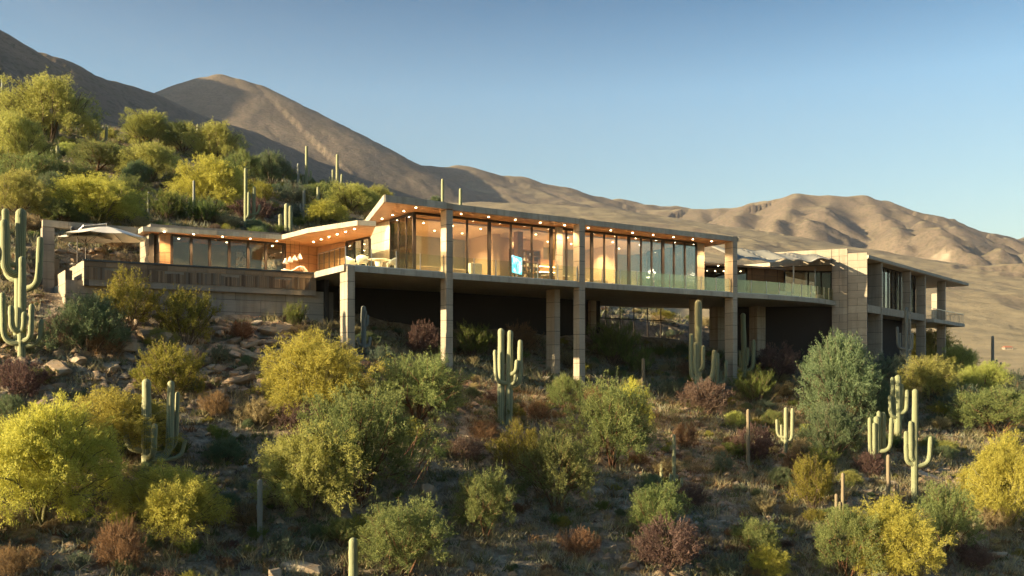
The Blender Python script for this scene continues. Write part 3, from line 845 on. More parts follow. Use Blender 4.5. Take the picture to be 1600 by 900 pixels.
for px, py in ((256.6, 362), (302.6, 366), (347.6, 369.6), (391, 373), (432.6, 376.6), (490, 378), (502, 374), (514, 370), (527, 366), (540, 362), (553.8, 357.7)):
    downlight(at_z(px, py, WZ), wsoff, 170)
wg0, wg1 = u_at(268, 59.0), u_at(445, 59.0)
wpx = [268, 298.5, 327.5, 358, 387.5, 415, 443]
ww = [(u_at(p, 59.0) - wg0) / (wg1 - wg0) for p in wpx]
glazing((wg0, 59.0), (wg1, 59.0), DZ, WZ, ww, mat='wingglass', post=0.16, label='tinted window wall of the pool wing', head=0.12)
wall_panels('end_pier', (wg0 - 0.72, 58.9), (wg0 - 0.08, 58.9), DZ, WZ, 'woodwall', 0.5, rows=4, L=2)
wall_panels('end_wall', (12.9, 61.6), (12.9, 59.2), DZ - 0.3, WZ, 'concrete', 0.3, rows=4, L=3, label='sunlit concrete wall at the left end of the pool wing')
wall_panels('recess_wall', (wg0 - 0.73, 62.0), (wg0 - 0.73, 58.92), DZ, WZ, 'retain', 0.3, rows=4, L=3)
wall_panels('timber_wall', (wg1 + 0.08, 59.0), (23.7, 59.5), DZ, WZ, 'woodwall', 0.3, rows=4, L=4, label='warm timber wall behind the hanging lamps')
sw = (24.62, 53.3); si = (23.62, 59.4); md = (24.2, 55.9)
wall_panels('timber_wall', si, md, DZ, WZ, 'woodwall', 0.3, rows=4, L=4, label='timber wall turning towards the dining terrace')
glazing(md, sw, DZ, WZ, [0, 0.34, 0.68, 1.0], label='window of the pool wing beside the dining terrace', head=0.12)
MB().box(13.2, 24.0, 62.2, 62.4, DZ, WZ).build('back_wall', 'greywall', house)
MB().box(12.0, 24.6, 59.1, 62.2, DZ - 0.3, DZ - 0.01).build('wing_floor', 'floor', house)
for u in (15.0, 18.0, 21.0): downlight(UV(u, 60.6, WZ - 0.001), wsoff, 60, 0.06)
MB().box(15.2, 17.2, 60.4, 61.2, DZ, DZ + 0.5).build('built_in_bench', 'timber', house)
# art panel inside the wing
def mat_art():
    t = NT('painted_panel'); p = t.coord('Object'); n = t.noise(p, 3.0, 5, 0.6, 1.2)
    t.principled(t.ramp(n, [(0.38, (0.08, 0.09, 0.08)), (0.47, (0.30, 0.36, 0.35)), (0.55, (0.62, 0.60, 0.52)), (0.63, (0.42, 0.24, 0.10))]), 0.6)
    return t.m
M['art'] = mat_art()
for u in (18.9, 20.6):
    ap = thing('wall_panel_art', UV(u, 61.8, DZ + 0.6), 'marbled grey and cream panel %s inside the pool wing' % ('left of the doorway' if u < 20 else 'right of the doorway'), 'artwork')
    MB().box(u, u + 0.95, 61.6, 61.64, DZ + 0.1, DZ + 1.9).build('panel', 'art', ap)
    MB().box(u - 0.02, u + 0.97, 61.645, 61.66, DZ + 0.08, DZ + 1.92).build('frame', 'metal', ap)

# ------------------------------------------------------------------ pool terrace
pool = thing('pool', UV(15, 57, 4.6), 'raised infinity pool with slatted timber front and dark wet rim', 'pool')
A0, A1 = at_z(131, 405, DZ), at_z(494, 426, DZ)
pa, pb = (A0.dot(EU), A0.dot(EV)), (A1.dot(EU), A1.dot(EV))
core = MB().prism([(pa[0] + 0.06, pa[1] + 0.06), (pb[0], pb[1] + 0.06), (pb[0], pb[1] + 0.4), (pa[0] + 0.4, pa[1] + 0.4)], 4.9, DZ - 0.03).build('pool_front', 'retain', pool)
PA, PB = UV(*pa), UV(*pb); d_ = PB - PA; ang_ = math.atan2(d_.y, d_.x); nn = Vector((math.sin(ang_), -math.cos(ang_), 0))
NSL = 112
for i in range(NSL):
    w_ = d_.length / NSL
    c_ = PA + d_ * ((i + 0.5) / NSL) + nn * (-0.04 + random.uniform(0, 0.018))
    hh = 0.66 if (i // 9) % 3 != 1 else 0.52
    block('slat', 'slat', core, (c_.x, c_.y, 5.24 + (0 if random.random() < 0.8 else random.uniform(0, 0.05))), (w_ * 0.86, 0.05, hh + random.uniform(-0.02, 0.02)), ang_)
for i in range(12):
    c_ = PA + d_ * ((i + 0.5) / 12) + nn * -0.03
    block('top_board', 'slat', core, (c_.x, c_.y, 5.93), (d_.length / 12 - 0.012, 0.06, 0.27), ang_)
q_ = PA + d_ * 0.5 + nn * -0.12
block('coping', 'coping', core, (q_.x, q_.y, DZ - 0.075), (d_.length + 0.1, 0.36, 0.085), ang_)
# left end wall of the pool
wall_panels('pool_end_wall', (pa[0], 60.8), (pa[0], pa[1] + 0.05), 4.9, DZ - 0.02, 'concrete', 0.3, rows=3, L=3, parent=pool)
t = NT('pool_water'); nw = t.noise(t.pos(), 3.0, 3, 0.5)
t.principled((0.03, 0.12, 0.13), 0.04, t.bump(nw, 0.15, 0.02), spec=0.6); M['water'] = t.m
MB().prism([(pa[0] + 0.32, pa[1] + 0.34), (pb[0], pb[1] + 0.36), (pb[0], 57.0), (pa[0] + 0.32, 57.6)], DZ - 0.6, DZ - 0.06).build('water_surface', 'water', pool)
terr = thing('terrace', UV(15, 58.5, 4.6), 'pale paved terrace between the pool and the low wing', 'terrace')
MB().prism([(pa[0] + 0.32, 57.62), (21.4, 57.02), (21.4, 59.05), (24.0, 59.6), (24, 61), (pa[0] + 0.32, 61.2)], DZ - 0.8, DZ - 0.012).build('paving', 'floor', terr)

# retaining wall of big concrete panels, stepping down at its left end
rw = thing('retaining_wall', UV(14, 54.8, 3.0), 'long grey concrete retaining wall below the pool', 'wall')
B0, B1 = at_z(103, 436.6, 5.2), at_z(521, 456.5, 5.2)
ra, rb = (B0.dot(EU), B0.dot(EV)), (B1.dot(EU), B1.dot(EV))
wall_panels('wall_face', ra, rb, 1.6, 5.2, 'retain', 0.3, rows=5, L=3.1, parent=rw)
MB().prism([(ra[0] + 0.3, ra[1] + 0.31), (rb[0] - 0.01, rb[1] + 0.31), (rb[0] - 0.01, rb[1] + 1.2), (ra[0] + 0.3, ra[1] + 1.3)], 4.7, 5.15).build('gutter_slab', 'retain', rw)
wall_panels('wall_return', rb, (rb[0] + 0.01, rb[1] + 3.0), 1.6, 5.2, 'retain', 0.3, rows=5, L=3.1, parent=rw)
wall_panels('wall_end', (ra[0], ra[1] + 3.0), (ra[0], ra[1] + 0.31), 2.2, 5.75, 'concrete', 0.35, rows=5, L=3, parent=rw)
wall_panels('wall_end', (ra[0], ra[1] + 6.2), (ra[0], ra[1] + 3.02), 2.6, 5.15, 'concrete', 0.35, rows=4, L=3, parent=rw)

# frame of the shade structure at far left: pillar, long beam, dark canopy
sh = thing('shade_frame', UV(9.5, 60.3, 3.5), 'concrete pillar and long beam framing the pool terrace at the left end', 'shade structure')
def sh_block(name, u0, u1, v0, v1, z0, z1, mat='concrete', n=5):
    c = UV((u0 + u1) / 2, (v0 + v1) / 2)
    core = MB().box(u0 + 0.014, u1 - 0.014, v0 + 0.014, v1 - 0.014, z0, z1 - 0.014).build(name, 'joint', sh)
    for k in range(n):
        h = (z1 - z0) / n
        block('concrete_block', mat, core, (c.x, c.y, z0 + k * h + 0.014), (u1 - u0, v1 - v0, h - 0.028))
pu = u_at(66.5, 60.0)
sh_block('pillar', pu, pu + 0.62, 60.0, 60.85, 2.6, 8.6, 'retain', n=6)  # darker concrete puts the shade of the pillar front into its colour
bl = u_at(222, 59.7) - pu
for k in range(4):
    block('beam_block', 'concrete', sh, UV(pu + bl * (k + 0.5) / 4, 60.2, 8.605), (bl / 4 - 0.012, 0.5, 0.38))
MB().prism([(pu + 1.3, 58.6), (pu + 4.4, 58.8), (pu + 4.4, 60.1), (pu + 1.6, 60.1)], [8.18, 8.3, 8.6, 8.6], [8.42, 8.46, 8.76, 8.76]).build('canopy_slab', 'darkroom', sh)
MB().prism([(pu + 1.24, 58.55), (pu + 1.30, 58.55), (pu + 1.6, 60.1), (pu + 1.54, 60.1)], [8.16, 8.16, 8.58, 8.58], [8.44, 8.44, 8.78, 8.78]).build('canopy_edge', 'fascia', sh)
MB().box(pu + 0.02, pu + 1.0, 60.86, 61.2, 3.0, 6.9).build('low_wall', 'retain', sh)

# ------------------------------------------------------------------ right hand link and concrete wing
w_r = at_depth(1355, 560, 78.3); w_r.z = 0
wd = Vector((-0.907, 0.42, 0)).normalized()
def uvp(p): return (p.dot(EU), p.dot(EV))
wl = w_r + wd * 7.9
wall_panels('wing_parapet', uvp(wl), uvp(w_r + wd * 2.82), 9.42, 10.72, 'concrete', 0.5, rows=2, L=2.2)
wall_panels('wing_end_wall', uvp(w_r + wd * 2.8), uvp(w_r + wd * 1.55), -1.0, 10.72, 'concrete', 0.5, rows=19, L=2.2, label='tall sunlit board formed concrete end wall of the right wing')
wall_panels('wing_end_wall', uvp(w_r + wd * 1.54), uvp(w_r), -1.0, 10.3, 'concrete', 0.5, rows=18, L=1.6, label='stepped outer strip of the concrete end wall')
_e = uvp(w_r + wd * 2.75 + Vector((0.35, 0.75, 0)))
MB().prism([(59.2, 58.3), _e, (_e[0] + 0.2, _e[1] + 0.4), (59.2, 58.7)], -0.5, DZ - 0.35).build('undercroft_wall', 'darkroom', house)  # near black colour stands in for the shade below the link
# link: brown wall, glazing, wavy shade canopy
lw0, lw1 = (u_at(1150, 56.5), 56.5), (u_at(1226, 55.6), 55.6)
wall_panels('link_wall', (u_at(1168, 56.6), 56.6), (u_at(1225, 56.2), 56.2), DZ, 9.35, 'woodwall', 0.3, rows=5, L=2.5)
glazing((u_at(1103, 57.5), 57.5), (u_at(1168, 56.7), 56.7), DZ, 9.35, [0, 0.5, 1.0], mat='wingglass')
glazing((u_at(1226, 56.1), 56.1), (u_at(1299, 54.4), 54.4), DZ, 9.35, [0, 0.5, 0.78, 1.0], mat='wingglass')
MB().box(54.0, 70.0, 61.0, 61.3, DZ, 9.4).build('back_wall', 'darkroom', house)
MB().prism([(53.6, 56.9), (ulink[-1][0], 56.0), (ulink[-1][0] + 2, 61.0), (53.6, 61.0)], 9.36, 9.5).build('link_ceiling', 'plaster', house)
for k in range(9):
    downlight(UV(60.3 + k * 0.72, 60.2 - k * 0.32, 9.355), house, 16, 0.06, spot=(k % 4 == 1))
downlight(UV(57.4, 56.0, 9.2), house, 40, 0.06)
def canopy():
    a, b = at_depth(1152, 406, 72.5), at_depth(1299, 405, 76.5)
    c, e = at_depth(1110, 385, 80.0), at_depth(1300, 401, 80.0)
    nu, nv = 49, 13
    V = []; F = []
    for j in range(nv):
        for i in range(nu):
            s, t_ = i / (nu - 1), j / (nv - 1)
            p = (a * (1 - s) + b * s) * (1 - t_) + (c * (1 - s) + e * s) * t_
            p.z += 0.11 * math.sin(s * 15 + t_ * 2.2) * (1 - 0.5 * t_) + 0.08 * math.sin(s * 31)
            V.append(tuple(p))
    for j in range(nv - 1):
        for i in range(nu - 1):
            if 1 <= j <= nv - 3 and (i * 5 + j * 11) % 17 == 0: continue        # punched openings that let light through
            F.append((j * nu + i, j * nu + i + 1, (j + 1) * nu + i + 1, (j + 1) * nu + i))
    m_ = MB(); m_.v = V; m_.f = F
    rim = MB().tube([Vector(V[i]) + Vector((0, -0.03, -0.02)) for i in range(nu)], 0.045, 6)
    o = m_.build('shade_canopy', 'shadecloth', house, smooth=True, label='wavy perforated shade canopy over the curved balcony')
    sd = o.modifiers.new('thick', 'SOLIDIFY'); sd.thickness = 0.05
    rim.build('canopy_rim', 'canvas', o, smooth=True)
canopy()
for px in (1240, 1274):
    u = u_at(px, 53.2); MB().box(u, u + 0.08, 53.2, 53.28, DZ, 9.3).build('slender_post', 'steel', house)

# right wing facade
fd = Vector((0.63, 0.777, 0)).normalized(); fn = Vector((fd.y, -fd.x, 0))       # along the facade, outward
fang = math.atan2(fd.y, fd.x)
def fp(s, off=0.0, z=0.0):
    p = w_r + fd * s + fn * off
    return Vector((p.x, p.y, z))
def fbox(name, s0, s1, o0, o1, z0, z1, mat, parent=house, label=None):
    return MB().hexa([fp(s0, o1, z0), fp(s1, o1, z0), fp(s1, o0, z0), fp(s0, o0, z0), fp(s0, o1, z1), fp(s1, o1, z1), fp(s1, o0, z1), fp(s0, o0, z1)]).build(name, mat, parent, label=label)
def s_at(px, off=0.0):
    k = (px - CX) / FPX; o_ = w_r + fn * off
    return (k * o_.y - o_.x) / (fd.x - k * fd.y)
def fcolumn(s0, s1, o0, o1, zb, zt):
    core = fbox('column', s0 + 0.012, s1 - 0.012, o0 + 0.012, o1 - 0.012, zb, zt - 0.02, 'joint')
    n = round((zt - zb) / 1.0); h = (zt - zb) / n; c = fp((s0 + s1) / 2, (o0 + o1) / 2)
    for k in range(n): block('concrete_block', 'concrete', core, (c.x, c.y, zb + k * h + 0.015), (s1 - s0, o1 - o0, h - 0.03), fang)
RT = 10.08
sEnd = s_at(1478); sTip = s_at(1506)
wing_roof = MB().hexa([fp(0.0, 0.12, RT - 0.26), fp(sTip, 0.5, RT - 0.26), fp(sTip - 0.6, -11, RT - 0.26), fp(0.0, -11, RT - 0.26), fp(0.0, 0.12, RT), fp(sTip, 0.5, RT), fp(sTip - 0.6, -11, RT), fp(0.0, -11, RT)]).build('roof', 'fascia', house, label='thin pale roof of the right wing with pointed overhang')
MB().hexa([fp(0.02, 0.06, RT - 0.30), fp(sTip - 0.1, 0.4, RT - 0.30), fp(sTip - 0.7, -10.8, RT - 0.30), fp(0.02, -10.8, RT - 0.30), fp(0.02, 0.06, RT - 0.263), fp(sTip - 0.1, 0.4, RT - 0.263), fp(sTip - 0.7, -10.8, RT - 0.263), fp(0.02, -10.8, RT - 0.263)]).build('soffit', 'plaster', house)
s1378, s1414, s1424, s1437, s1447, s1466, s1471 = [s_at(p) for p in (1379, 1414, 1424, 1437, 1447, 1465, 1470)]
sA = s_at(1358.5, -1.3)
fcolumn(s1378 - 0.28, s1378, -1.6, 0.0, -1.2, RT - 0.31)
fcolumn(s1424 - 0.3, s1424, -0.75, -0.02, -1.0, RT - 0.31)
fcolumn(s1447 - 0.3, s1447, -0.85, -0.02, -1.0, RT - 0.31)
fcolumn(sEnd - 0.3, sEnd, -0.8, -0.02, -1.0, RT - 0.31)
fcolumn(s_at(1467, -4.5) - 0.5, s_at(1467, -4.5), -5.2, -4.5, -1.0, RT - 0.31)
for (a, b) in ((0.05, s1378 - 0.29), (s1378 + 0.01, s1424 - 0.31), (s1424 + 0.01, s1447 - 0.31)):
    fbox('spandrel_beam', a, b, -0.45, -0.06, 5.35, 5.98, 'concrete')
fbox('floor_slab', 1.2, s1447, -2.6, -0.46, 5.4, 5.95, 'concrete')
fbox('floor_slab', 9.0, s1447, -9.5, -2.61, 5.4, 5.94, 'concrete')
# windows of the right wing, set back behind the columns
def fglaze(s0, s1, off, n):
    a, b = fp(s0, off), fp(s1, off)
    glazing(uvp(a), uvp(b), 5.96, RT - 0.31, [i / n for i in range(n + 1)], mat='wingglass', post=0.12, head=0.12)
fglaze(0.5, s1378 - 0.6, -1.3, 1)
fglaze(s1378 + 0.02, s1424 - 0.32, -0.95, 7)
fglaze(s1424 + 0.02, s1447 - 0.32, -0.95, 3)
fglaze(s1447 + 0.02, sEnd - 0.7, -3.0, 4)
for k in range(9):     # pale curtains inside
    s = s1378 + 1.1 + k * 0.75
    fbox('curtain', s, s + 0.28, -1.55, -1.42, 5.97, RT - 0.4, 'canvas')
fbox('back_wall', 7.0, s1447 + 1.0, -7.2, -7.0, -0.5, RT - 0.32, 'greywall')
fbox('lower_wall', 1.2, s1447, -2.3, -2.1, -1.2, 5.39, 'darkroom')  # void below the floor: its shade is put into the wall colour
for k in range(6): downlight(fp(s1378 + 0.6 + k * 1.8, -3.0, RT - 0.305), house, 20, 0.06, spot=(k % 2 == 0))
# end balcony
bs0, bs1 = s1447 + 0.8, s_at(1509, 0.6)
fbox('deck_slab', bs0, bs1, -5.5, 0.5, 5.28, 5.62, 'fascia', label='small end balcony of the right wing')
rl = MB().bar(fp(bs0 + 0.2, 0.42, 6.62), fp(bs1 - 0.08, 0.42, 6.62), 0.05).bar(fp(bs1 - 0.08, 0.42, 6.62), fp(bs1 - 0.08, -5.0, 6.62), 0.05).build('railing', 'steel', house, label='baluster railing of the end balcony')
n = 22
for i in range(n + 1):
    p = fp(bs0 + 0.2 + (bs1 - 0.3 - bs0) * i / n, 0.42, 5.625); block('baluster', 'steel', rl, p, (0.03, 0.03, 0.97), fang)
for i in range(1, 12):
    p = fp(bs1 - 0.08, 0.42 - i * 0.45, 5.625); block('baluster', 'steel', rl, p, (0.03, 0.03, 0.97), fang)

# ------------------------------------------------------------------ furniture outside
def armchair(name, u, v, rot, label, wide=False):
    t = thing(name, UV(u, v, DZ), label, 'chair', 'dining terrace chairs')
    c, s = math.cos(rot), math.sin(rot)
    def P(x, y, z): return UV(u + x * c - y * s, v + x * s + y * c, DZ + z)
    MB().hexa([P(-.27, -.26, .40), P(.27, -.26, .40), P(.24, .26, .40), P(-.24, .26, .40), P(-.28, -.28, .48), P(.28, -.28, .48), P(.25, .27, .48), P(-.25, .27, .48)]).build('seat', 'chair', t, bevel=0.02)
    b = MB(); n = 11; V = []
    for zi, (z, rr) in enumerate(((.44, .30), (.60, .325), (.80, .34))):
        for i in range(n):
            a = R(-25) + R(230) * i / (n - 1)
            top = z if zi < 2 else (.66 + .20 * max(0, math.sin(a)))
            for off in (0, .03): V.append(P((rr + off) * math.cos(a), (rr + off) * math.sin(a) * 0.95, top))
    F = []
    for zi in range(2):
        for i in range(n - 1):
            q = lambda zz, ii, o: (zz * n + ii) * 2 + o
            F += [(q(zi, i, 0), q(zi + 1, i, 0), q(zi + 1, i + 1, 0), q(zi, i + 1, 0)), (q(zi, i, 1), q(zi, i + 1, 1), q(zi + 1, i + 1, 1), q(zi + 1, i, 1))]
    for i in range(n - 1): F += [(q(2, i, 0), q(2, i, 1), q(2, i + 1, 1), q(2, i + 1, 0)), (q(0, i, 0), q(0, i + 1, 0), q(0, i + 1, 1), q(0, i, 1))]
    b.v = [tuple(x) for x in V]; b.f = F
    b.build('backrest', 'chair', t, smooth=True)
    for sx in (-1, 1):
        for sy in (-1, 1): MB().tube([P(sx * .22, sy * .21, .40), P(sx * .26, sy * .25, .004)], [.018, .013], 6).build('leg', 'white', t)
    return t
def on_deck(px, v): return u_at(px, v)
armchair('dining_chair', on_deck(566, 51.6), 51.6, R(150), 'woven pale armchair left of the white round table')
armchair('dining_chair', on_deck(549, 52.3), 52.3, R(80), 'woven pale armchair nearest the dark railing')
armchair('dining_chair', on_deck(611, 51.2), 51.2, R(-110), 'woven pale armchair right of the white round table, seen from its back')
tb = thing('dining_table', UV(on_deck(592, 51.9), 51.9, DZ), 'white round pedestal table among the terrace chairs', 'table')
tc = UV(on_deck(592, 51.9), 51.9, DZ)
MB().lathe(tc, [(.30, .004), (.26, .05), (.20, .35), (.28, .70)], 24).build('pedestal', 'white', tb, smooth=True)
MB().lathe(tc + Vector((0, 0, .702)), [(.60, 0), (.62, .02), (.60, .045)], 28).build('table_top', 'white', tb)
# egg chair hanging shape inside the corner
# curved chaise on the terrace
cc = at_depth(459, 426, 1); 
cu_, cv_ = u_at(460, 57.6), 57.6
ch = thing('chaise_longue', UV(cu_, cv_, DZ), 'white curved chaise longue under the four hanging lamps', 'chaise')
prof = [(-0.75, .42), (-0.55, .36), (-0.3, .34), (0.0, .48), (0.22, .64), (0.42, .66), (0.62, .52), (0.78, .34)]
V = []; F = []
for i, (x, z) in enumerate(prof):
    for w in (-.32, .32):
        for dz in (0, .05): V.append(tuple(UV(cu_ + x, cv_ + w, DZ + z + dz)))
for i in range(len(prof) - 1):
    b = i * 4; n_ = b + 4
    F += [(b + 1, n_ + 1, n_ + 3, b + 3), (b, b + 2, n_ + 2, n_), (b, n_, n_ + 1, b + 1), (b + 2, b + 3, n_ + 3, n_ + 2)]
F += [(0, 1, 3, 2)]; b = (len(prof) - 1) * 4; F += [(b, b + 2, b + 3, b + 1)]
mm = MB(); mm.v = V; mm.f = F; mm.build('shell', 'white', ch, smooth=True)
for x in (-.5, .55):
    for w in (-.26, .26): MB().tube([UV(cu_ + x, cv_ + w, DZ + .4), UV(cu_ + x * 1.1, cv_ + w, DZ - .008)], .015, 6).build('leg', 'steel', ch)
names = ('leftmost', 'second from left', 'third from left', 'rightmost')
for k, (px, py) in enumerate(((446, 412), (453.5, 409.5), (460.5, 407), (468, 404.5))):
    u = u_at(px, 57.9); p = UV(u, 57.9); d = p.y; z = (HY - py) / FPX * d
    pl = thing('pendant_lamp', (p.x, p.y, z), 'white cone pendant lamp over the chaise, %s of four' % names[k], 'lamp', 'cone pendants over the chaise')
    MB().lathe((p.x, p.y, z), [(.19, 0), (.185, .03), (.10, .20), (.03, .34)], 18).build('shade', 'white', pl, smooth=True)
    MB().tube([(p.x, p.y, z + .34), (p.x, p.y, WZ)], .008, 5).build('cord', 'metal', pl)

# cantilever umbrella and the pole umbrella behind it
def umbrella(c, rad, zr, za, label, cant=None, tilt=0.0):
    t = thing('umbrella', (c[0], c[1], DZ), label, 'umbrella')
    cx, cy = c; n = 8; V = [(cx, cy, za)]; F = []; rings = 5
    for j in range(1, rings + 1):
        for i in range(n * 4):
            a = 2 * math.pi * i / (n * 4); f = j / rings
            sc = 1 - 0.06 * f * abs(math.sin(a * n / 2)) ** 1.0
            z = za + (zr - za) * (f ** 1.25) - 0.05 * f * abs(math.sin(a * n / 2))
            V.append((cx + rad * f * sc * math.cos(a), cy + rad * f * sc * math.sin(a), z + tilt * math.cos(a) * f * rad))
    m = n * 4
    for i in range(m): F.append((0, 1 + i, 1 + (i + 1) % m))
    for j in range(rings - 1):
        for i in range(m): F.append((1 + j * m + i, 1 + (j + 1) * m + i, 1 + (j + 1) * m + (i + 1) % m, 1 + j * m + (i + 1) % m))
    q = MB(); q.v = V; q.f = F
    o = q.build('canopy', 'canvas', t); sd = o.modifiers.new('thick', 'SOLIDIFY'); sd.thickness = 0.01
    for i in range(n):
        a = 2 * math.pi * i / n
        MB().tube([(cx, cy, za - 0.06), (cx + rad * 0.5 * math.cos(a), cy + rad * 0.5 * math.sin(a), za + (zr - za) * 0.42 - 0.06), (cx + rad * .97 * math.cos(a), cy + rad * .97 * math.sin(a), zr - 0.03 + tilt * math.cos(a) * rad)], .012, 5).build('rib', 'metal', t)
    return t
uc_ = UV(u_at(167, 57.3), 57.3)
t = umbrella((uc_.x, uc_.y), 2.2, 7.92, 8.50, 'cream cantilever umbrella with arched arm over the terrace', tilt=-0.02)
ml = UV(u_at(121, 57.9), 57.9)
MB().tube([(ml.x, ml.y, DZ - 0.01), (ml.x, ml.y, 8.15)], .03, 8).build('mast', 'metal', t)
MB().tube([(ml.x, ml.y, 7.0), (ml.x - 0.45, ml.y - 0.1, 7.35), (ml.x - 0.1, ml.y, 8.1), (ml.x + 0.4, ml.y - 0.1, 8.5), (uc_.x - 0.5, uc_.y, 8.62), (uc_.x, uc_.y, 8.66)], .028, 8).build('arm', 'steel', t)
MB().tube([(uc_.x, uc_.y, 8.66), (uc_.x, uc_.y, 8.2)], .03, 8).build('hub', 'metal', t)
MB().lathe((ml.x, ml.y, DZ - 0.012), [(.4, 0), (.4, .07), (.06, .1)], 18).build('base', 'metal', t)
u2 = UV(u_at(134, 59.2), 59.2)
t = umbrella((u2.x, u2.y), 1.55, 7.95, 8.36, 'cream umbrella on a dark pole behind the cantilever umbrella')
MB().tube([(u2.x, u2.y, DZ - 0.01), (u2.x, u2.y, 8.34)], .03, 8).build('pole', 'metal', t)
for i in range(6):
    a = i * math.pi / 3
    MB().tube([(u2.x, u2.y, 7.72), (u2.x + .55 * math.cos(a), u2.y + .55 * math.sin(a), 8.12)], .012, 5).build('strut', 'metal', t)
MB().lathe((u2.x, u2.y, DZ - 0.012), [(.35, 0), (.35, .06), (.05, .1)], 18).build('base', 'metal', t)

# seats on the curved balcony
sofa('lounge_seat', u_at(1232, 53.0), 53.0, DZ, 1.7, 'cream outdoor seat behind the curved glass railing', 0.1, 'canvas')
sofa('lounge_seat', u_at(1276, 52.6), 52.6, DZ, 1.0, 'tan outdoor armchair near the concrete end wall', 0.4, 'fabric')
# ------------------------------------------------------------------ plants
def mat_leaf(name, c1, c2, trans=0.5, vary=0.25):
    t = NT(name); a = t.n('ShaderNodeAttribute'); a.attribute_name = 'tint'
    r = t.rnd()
    n = t.noise(t.pos(), 1.3, 3, 0.6)
    f = t.math('ADD', t.math('MULTIPLY', a.outputs['Fac'], 0.75), t.math('MULTIPLY', t.math('SUBTRACT', n, 0.5), 0.9))
    c = t.mix(f, c1, c2)
    hs = t.n('ShaderNodeHueSaturation'); t.l(c, hs.inputs['Color'])
    t.l(t.math('ADD', t.math('MULTIPLY', r, vary), 1 - vary / 2), hs.inputs['Value'])
    t.l(t.math('ADD', t.math('MULTIPLY', r, 0.03), 0.485), hs.inputs['Hue'])
    d = t.n('ShaderNodeBsdfDiffuse'); tr = t.n('ShaderNodeBsdfTranslucent')
    t.l(hs.outputs[0], d.inputs[0]); t.l(hs.outputs[0], tr.inputs[0])
    mx = t.n('ShaderNodeMixShader'); mx.inputs[0].default_value = trans
    t.l(d.outputs[0], mx.inputs[1]); t.l(tr.outputs[0], mx.inputs[2]); t.l(mx.outputs[0], t.out.inputs['Surface'])
    return t.m
def mat_bark(name, a, b):
    t = NT(name); n = t.noise(t.mapping(t.pos(), (3, 3, 1)), 6, 5, 0.6)
    t.principled(t.ramp(n, [(0.3, a), (0.7, b)]), 0.9, t.bump(n, 0.5, 0.02), spec=0.1); return t.m
LEAF = {
    'paloverde': ((0.37, 0.345, 0.065), (0.72, 0.66, 0.17)),
    'greenverde': ((0.31, 0.325, 0.085), (0.63, 0.61, 0.20)),
    'ironwood': ((0.12, 0.155, 0.060), (0.40, 0.41, 0.15)),
    'sage': ((0.120, 0.165, 0.085), (0.27, 0.31, 0.165)),
    'creosote': ((0.17, 0.16, 0.035), (0.48, 0.43, 0.10)),
    'rust': ((0.20, 0.12, 0.065), (0.37, 0.235, 0.13)),
    'purple': ((0.125, 0.08, 0.068), (0.26, 0.175, 0.145)),
    'broom': ((0.11, 0.15, 0.045), (0.28, 0.31, 0.095)),
    'straw': ((0.30, 0.235, 0.12), (0.55, 0.46, 0.26)),
    'bluebush': ((0.10, 0.135, 0.095), (0.24, 0.28, 0.19)),
}
for k, (a, b) in LEAF.items(): M['leaf_' + k] = mat_leaf('leaves_' + k, a, b)
M['bark'] = mat_bark('grey_brown_bark', (0.07, 0.048, 0.034), (0.17, 0.12, 0.085))
M['redbark'] = mat_bark('red_brown_bark', (0.075, 0.038, 0.024), (0.17, 0.09, 0.052))
M['greenbark'] = mat_bark('green_bark', (0.11, 0.10, 0.045), (0.20, 0.19, 0.09))

def tubes_mesh(name, chains, mat, n=5):
    """chains: list of (points (m,3), radii (m,))"""
    V = []; F = []; b = 0
    for P, rr in chains:
        P = np.asarray(P, float); m = len(P)
        D = np.gradient(P, axis=0); D /= np.linalg.norm(D, axis=1)[:, None] + 1e-9
        up = np.where(np.abs(D[:, 2:3]) > 0.95, np.array([[1., 0, 0]]), np.array([[0, 0, 1.]]))
        X = np.cross(D, up); X /= np.linalg.norm(X, axis=1)[:, None] + 1e-9; Y = np.cross(X, D)
        a = np.arange(n) * 2 * np.pi / n
        ring = P[:, None] + (X[:, None] * np.cos(a)[None, :, None] + Y[:, None] * np.sin(a)[None, :, None]) * np.asarray(rr)[:, None, None]
        V.append(ring.reshape(-1, 3))
        i, k = np.meshgrid(np.arange(m - 1), np.arange(n), indexing='ij')
        F.append(np.stack([b + i * n + k, b + i * n + (k + 1) % n, b + (i + 1) * n + (k + 1) % n, b + (i + 1) * n + k], -1).reshape(-1, 4))
        b += m * n
    return mesh_np(name, np.concatenate(V), np.concatenate(F), mat, True)

def leaves(pos, axis, L, W, rng):
    """slim triangular leaves: centre positions, long axes, lengths, widths -> V, F"""
    n = len(pos)
    axis = axis / (np.linalg.norm(axis, axis=1)[:, None] + 1e-9)
    r = rng.normal(size=(n, 3)); s = np.cross(axis, r); s /= np.linalg.norm(s, axis=1)[:, None] + 1e-9
    L = np.broadcast_to(L, n)[:, None]; W = np.broadcast_to(W, n)[:, None]
    V = np.stack([pos - axis * L / 2 - s * W / 2, pos - axis * L * .35 + s * W / 2, pos + axis * L / 2], 1)
    return V.reshape(-1, 3), np.arange(n * 3).reshape(n, 3)

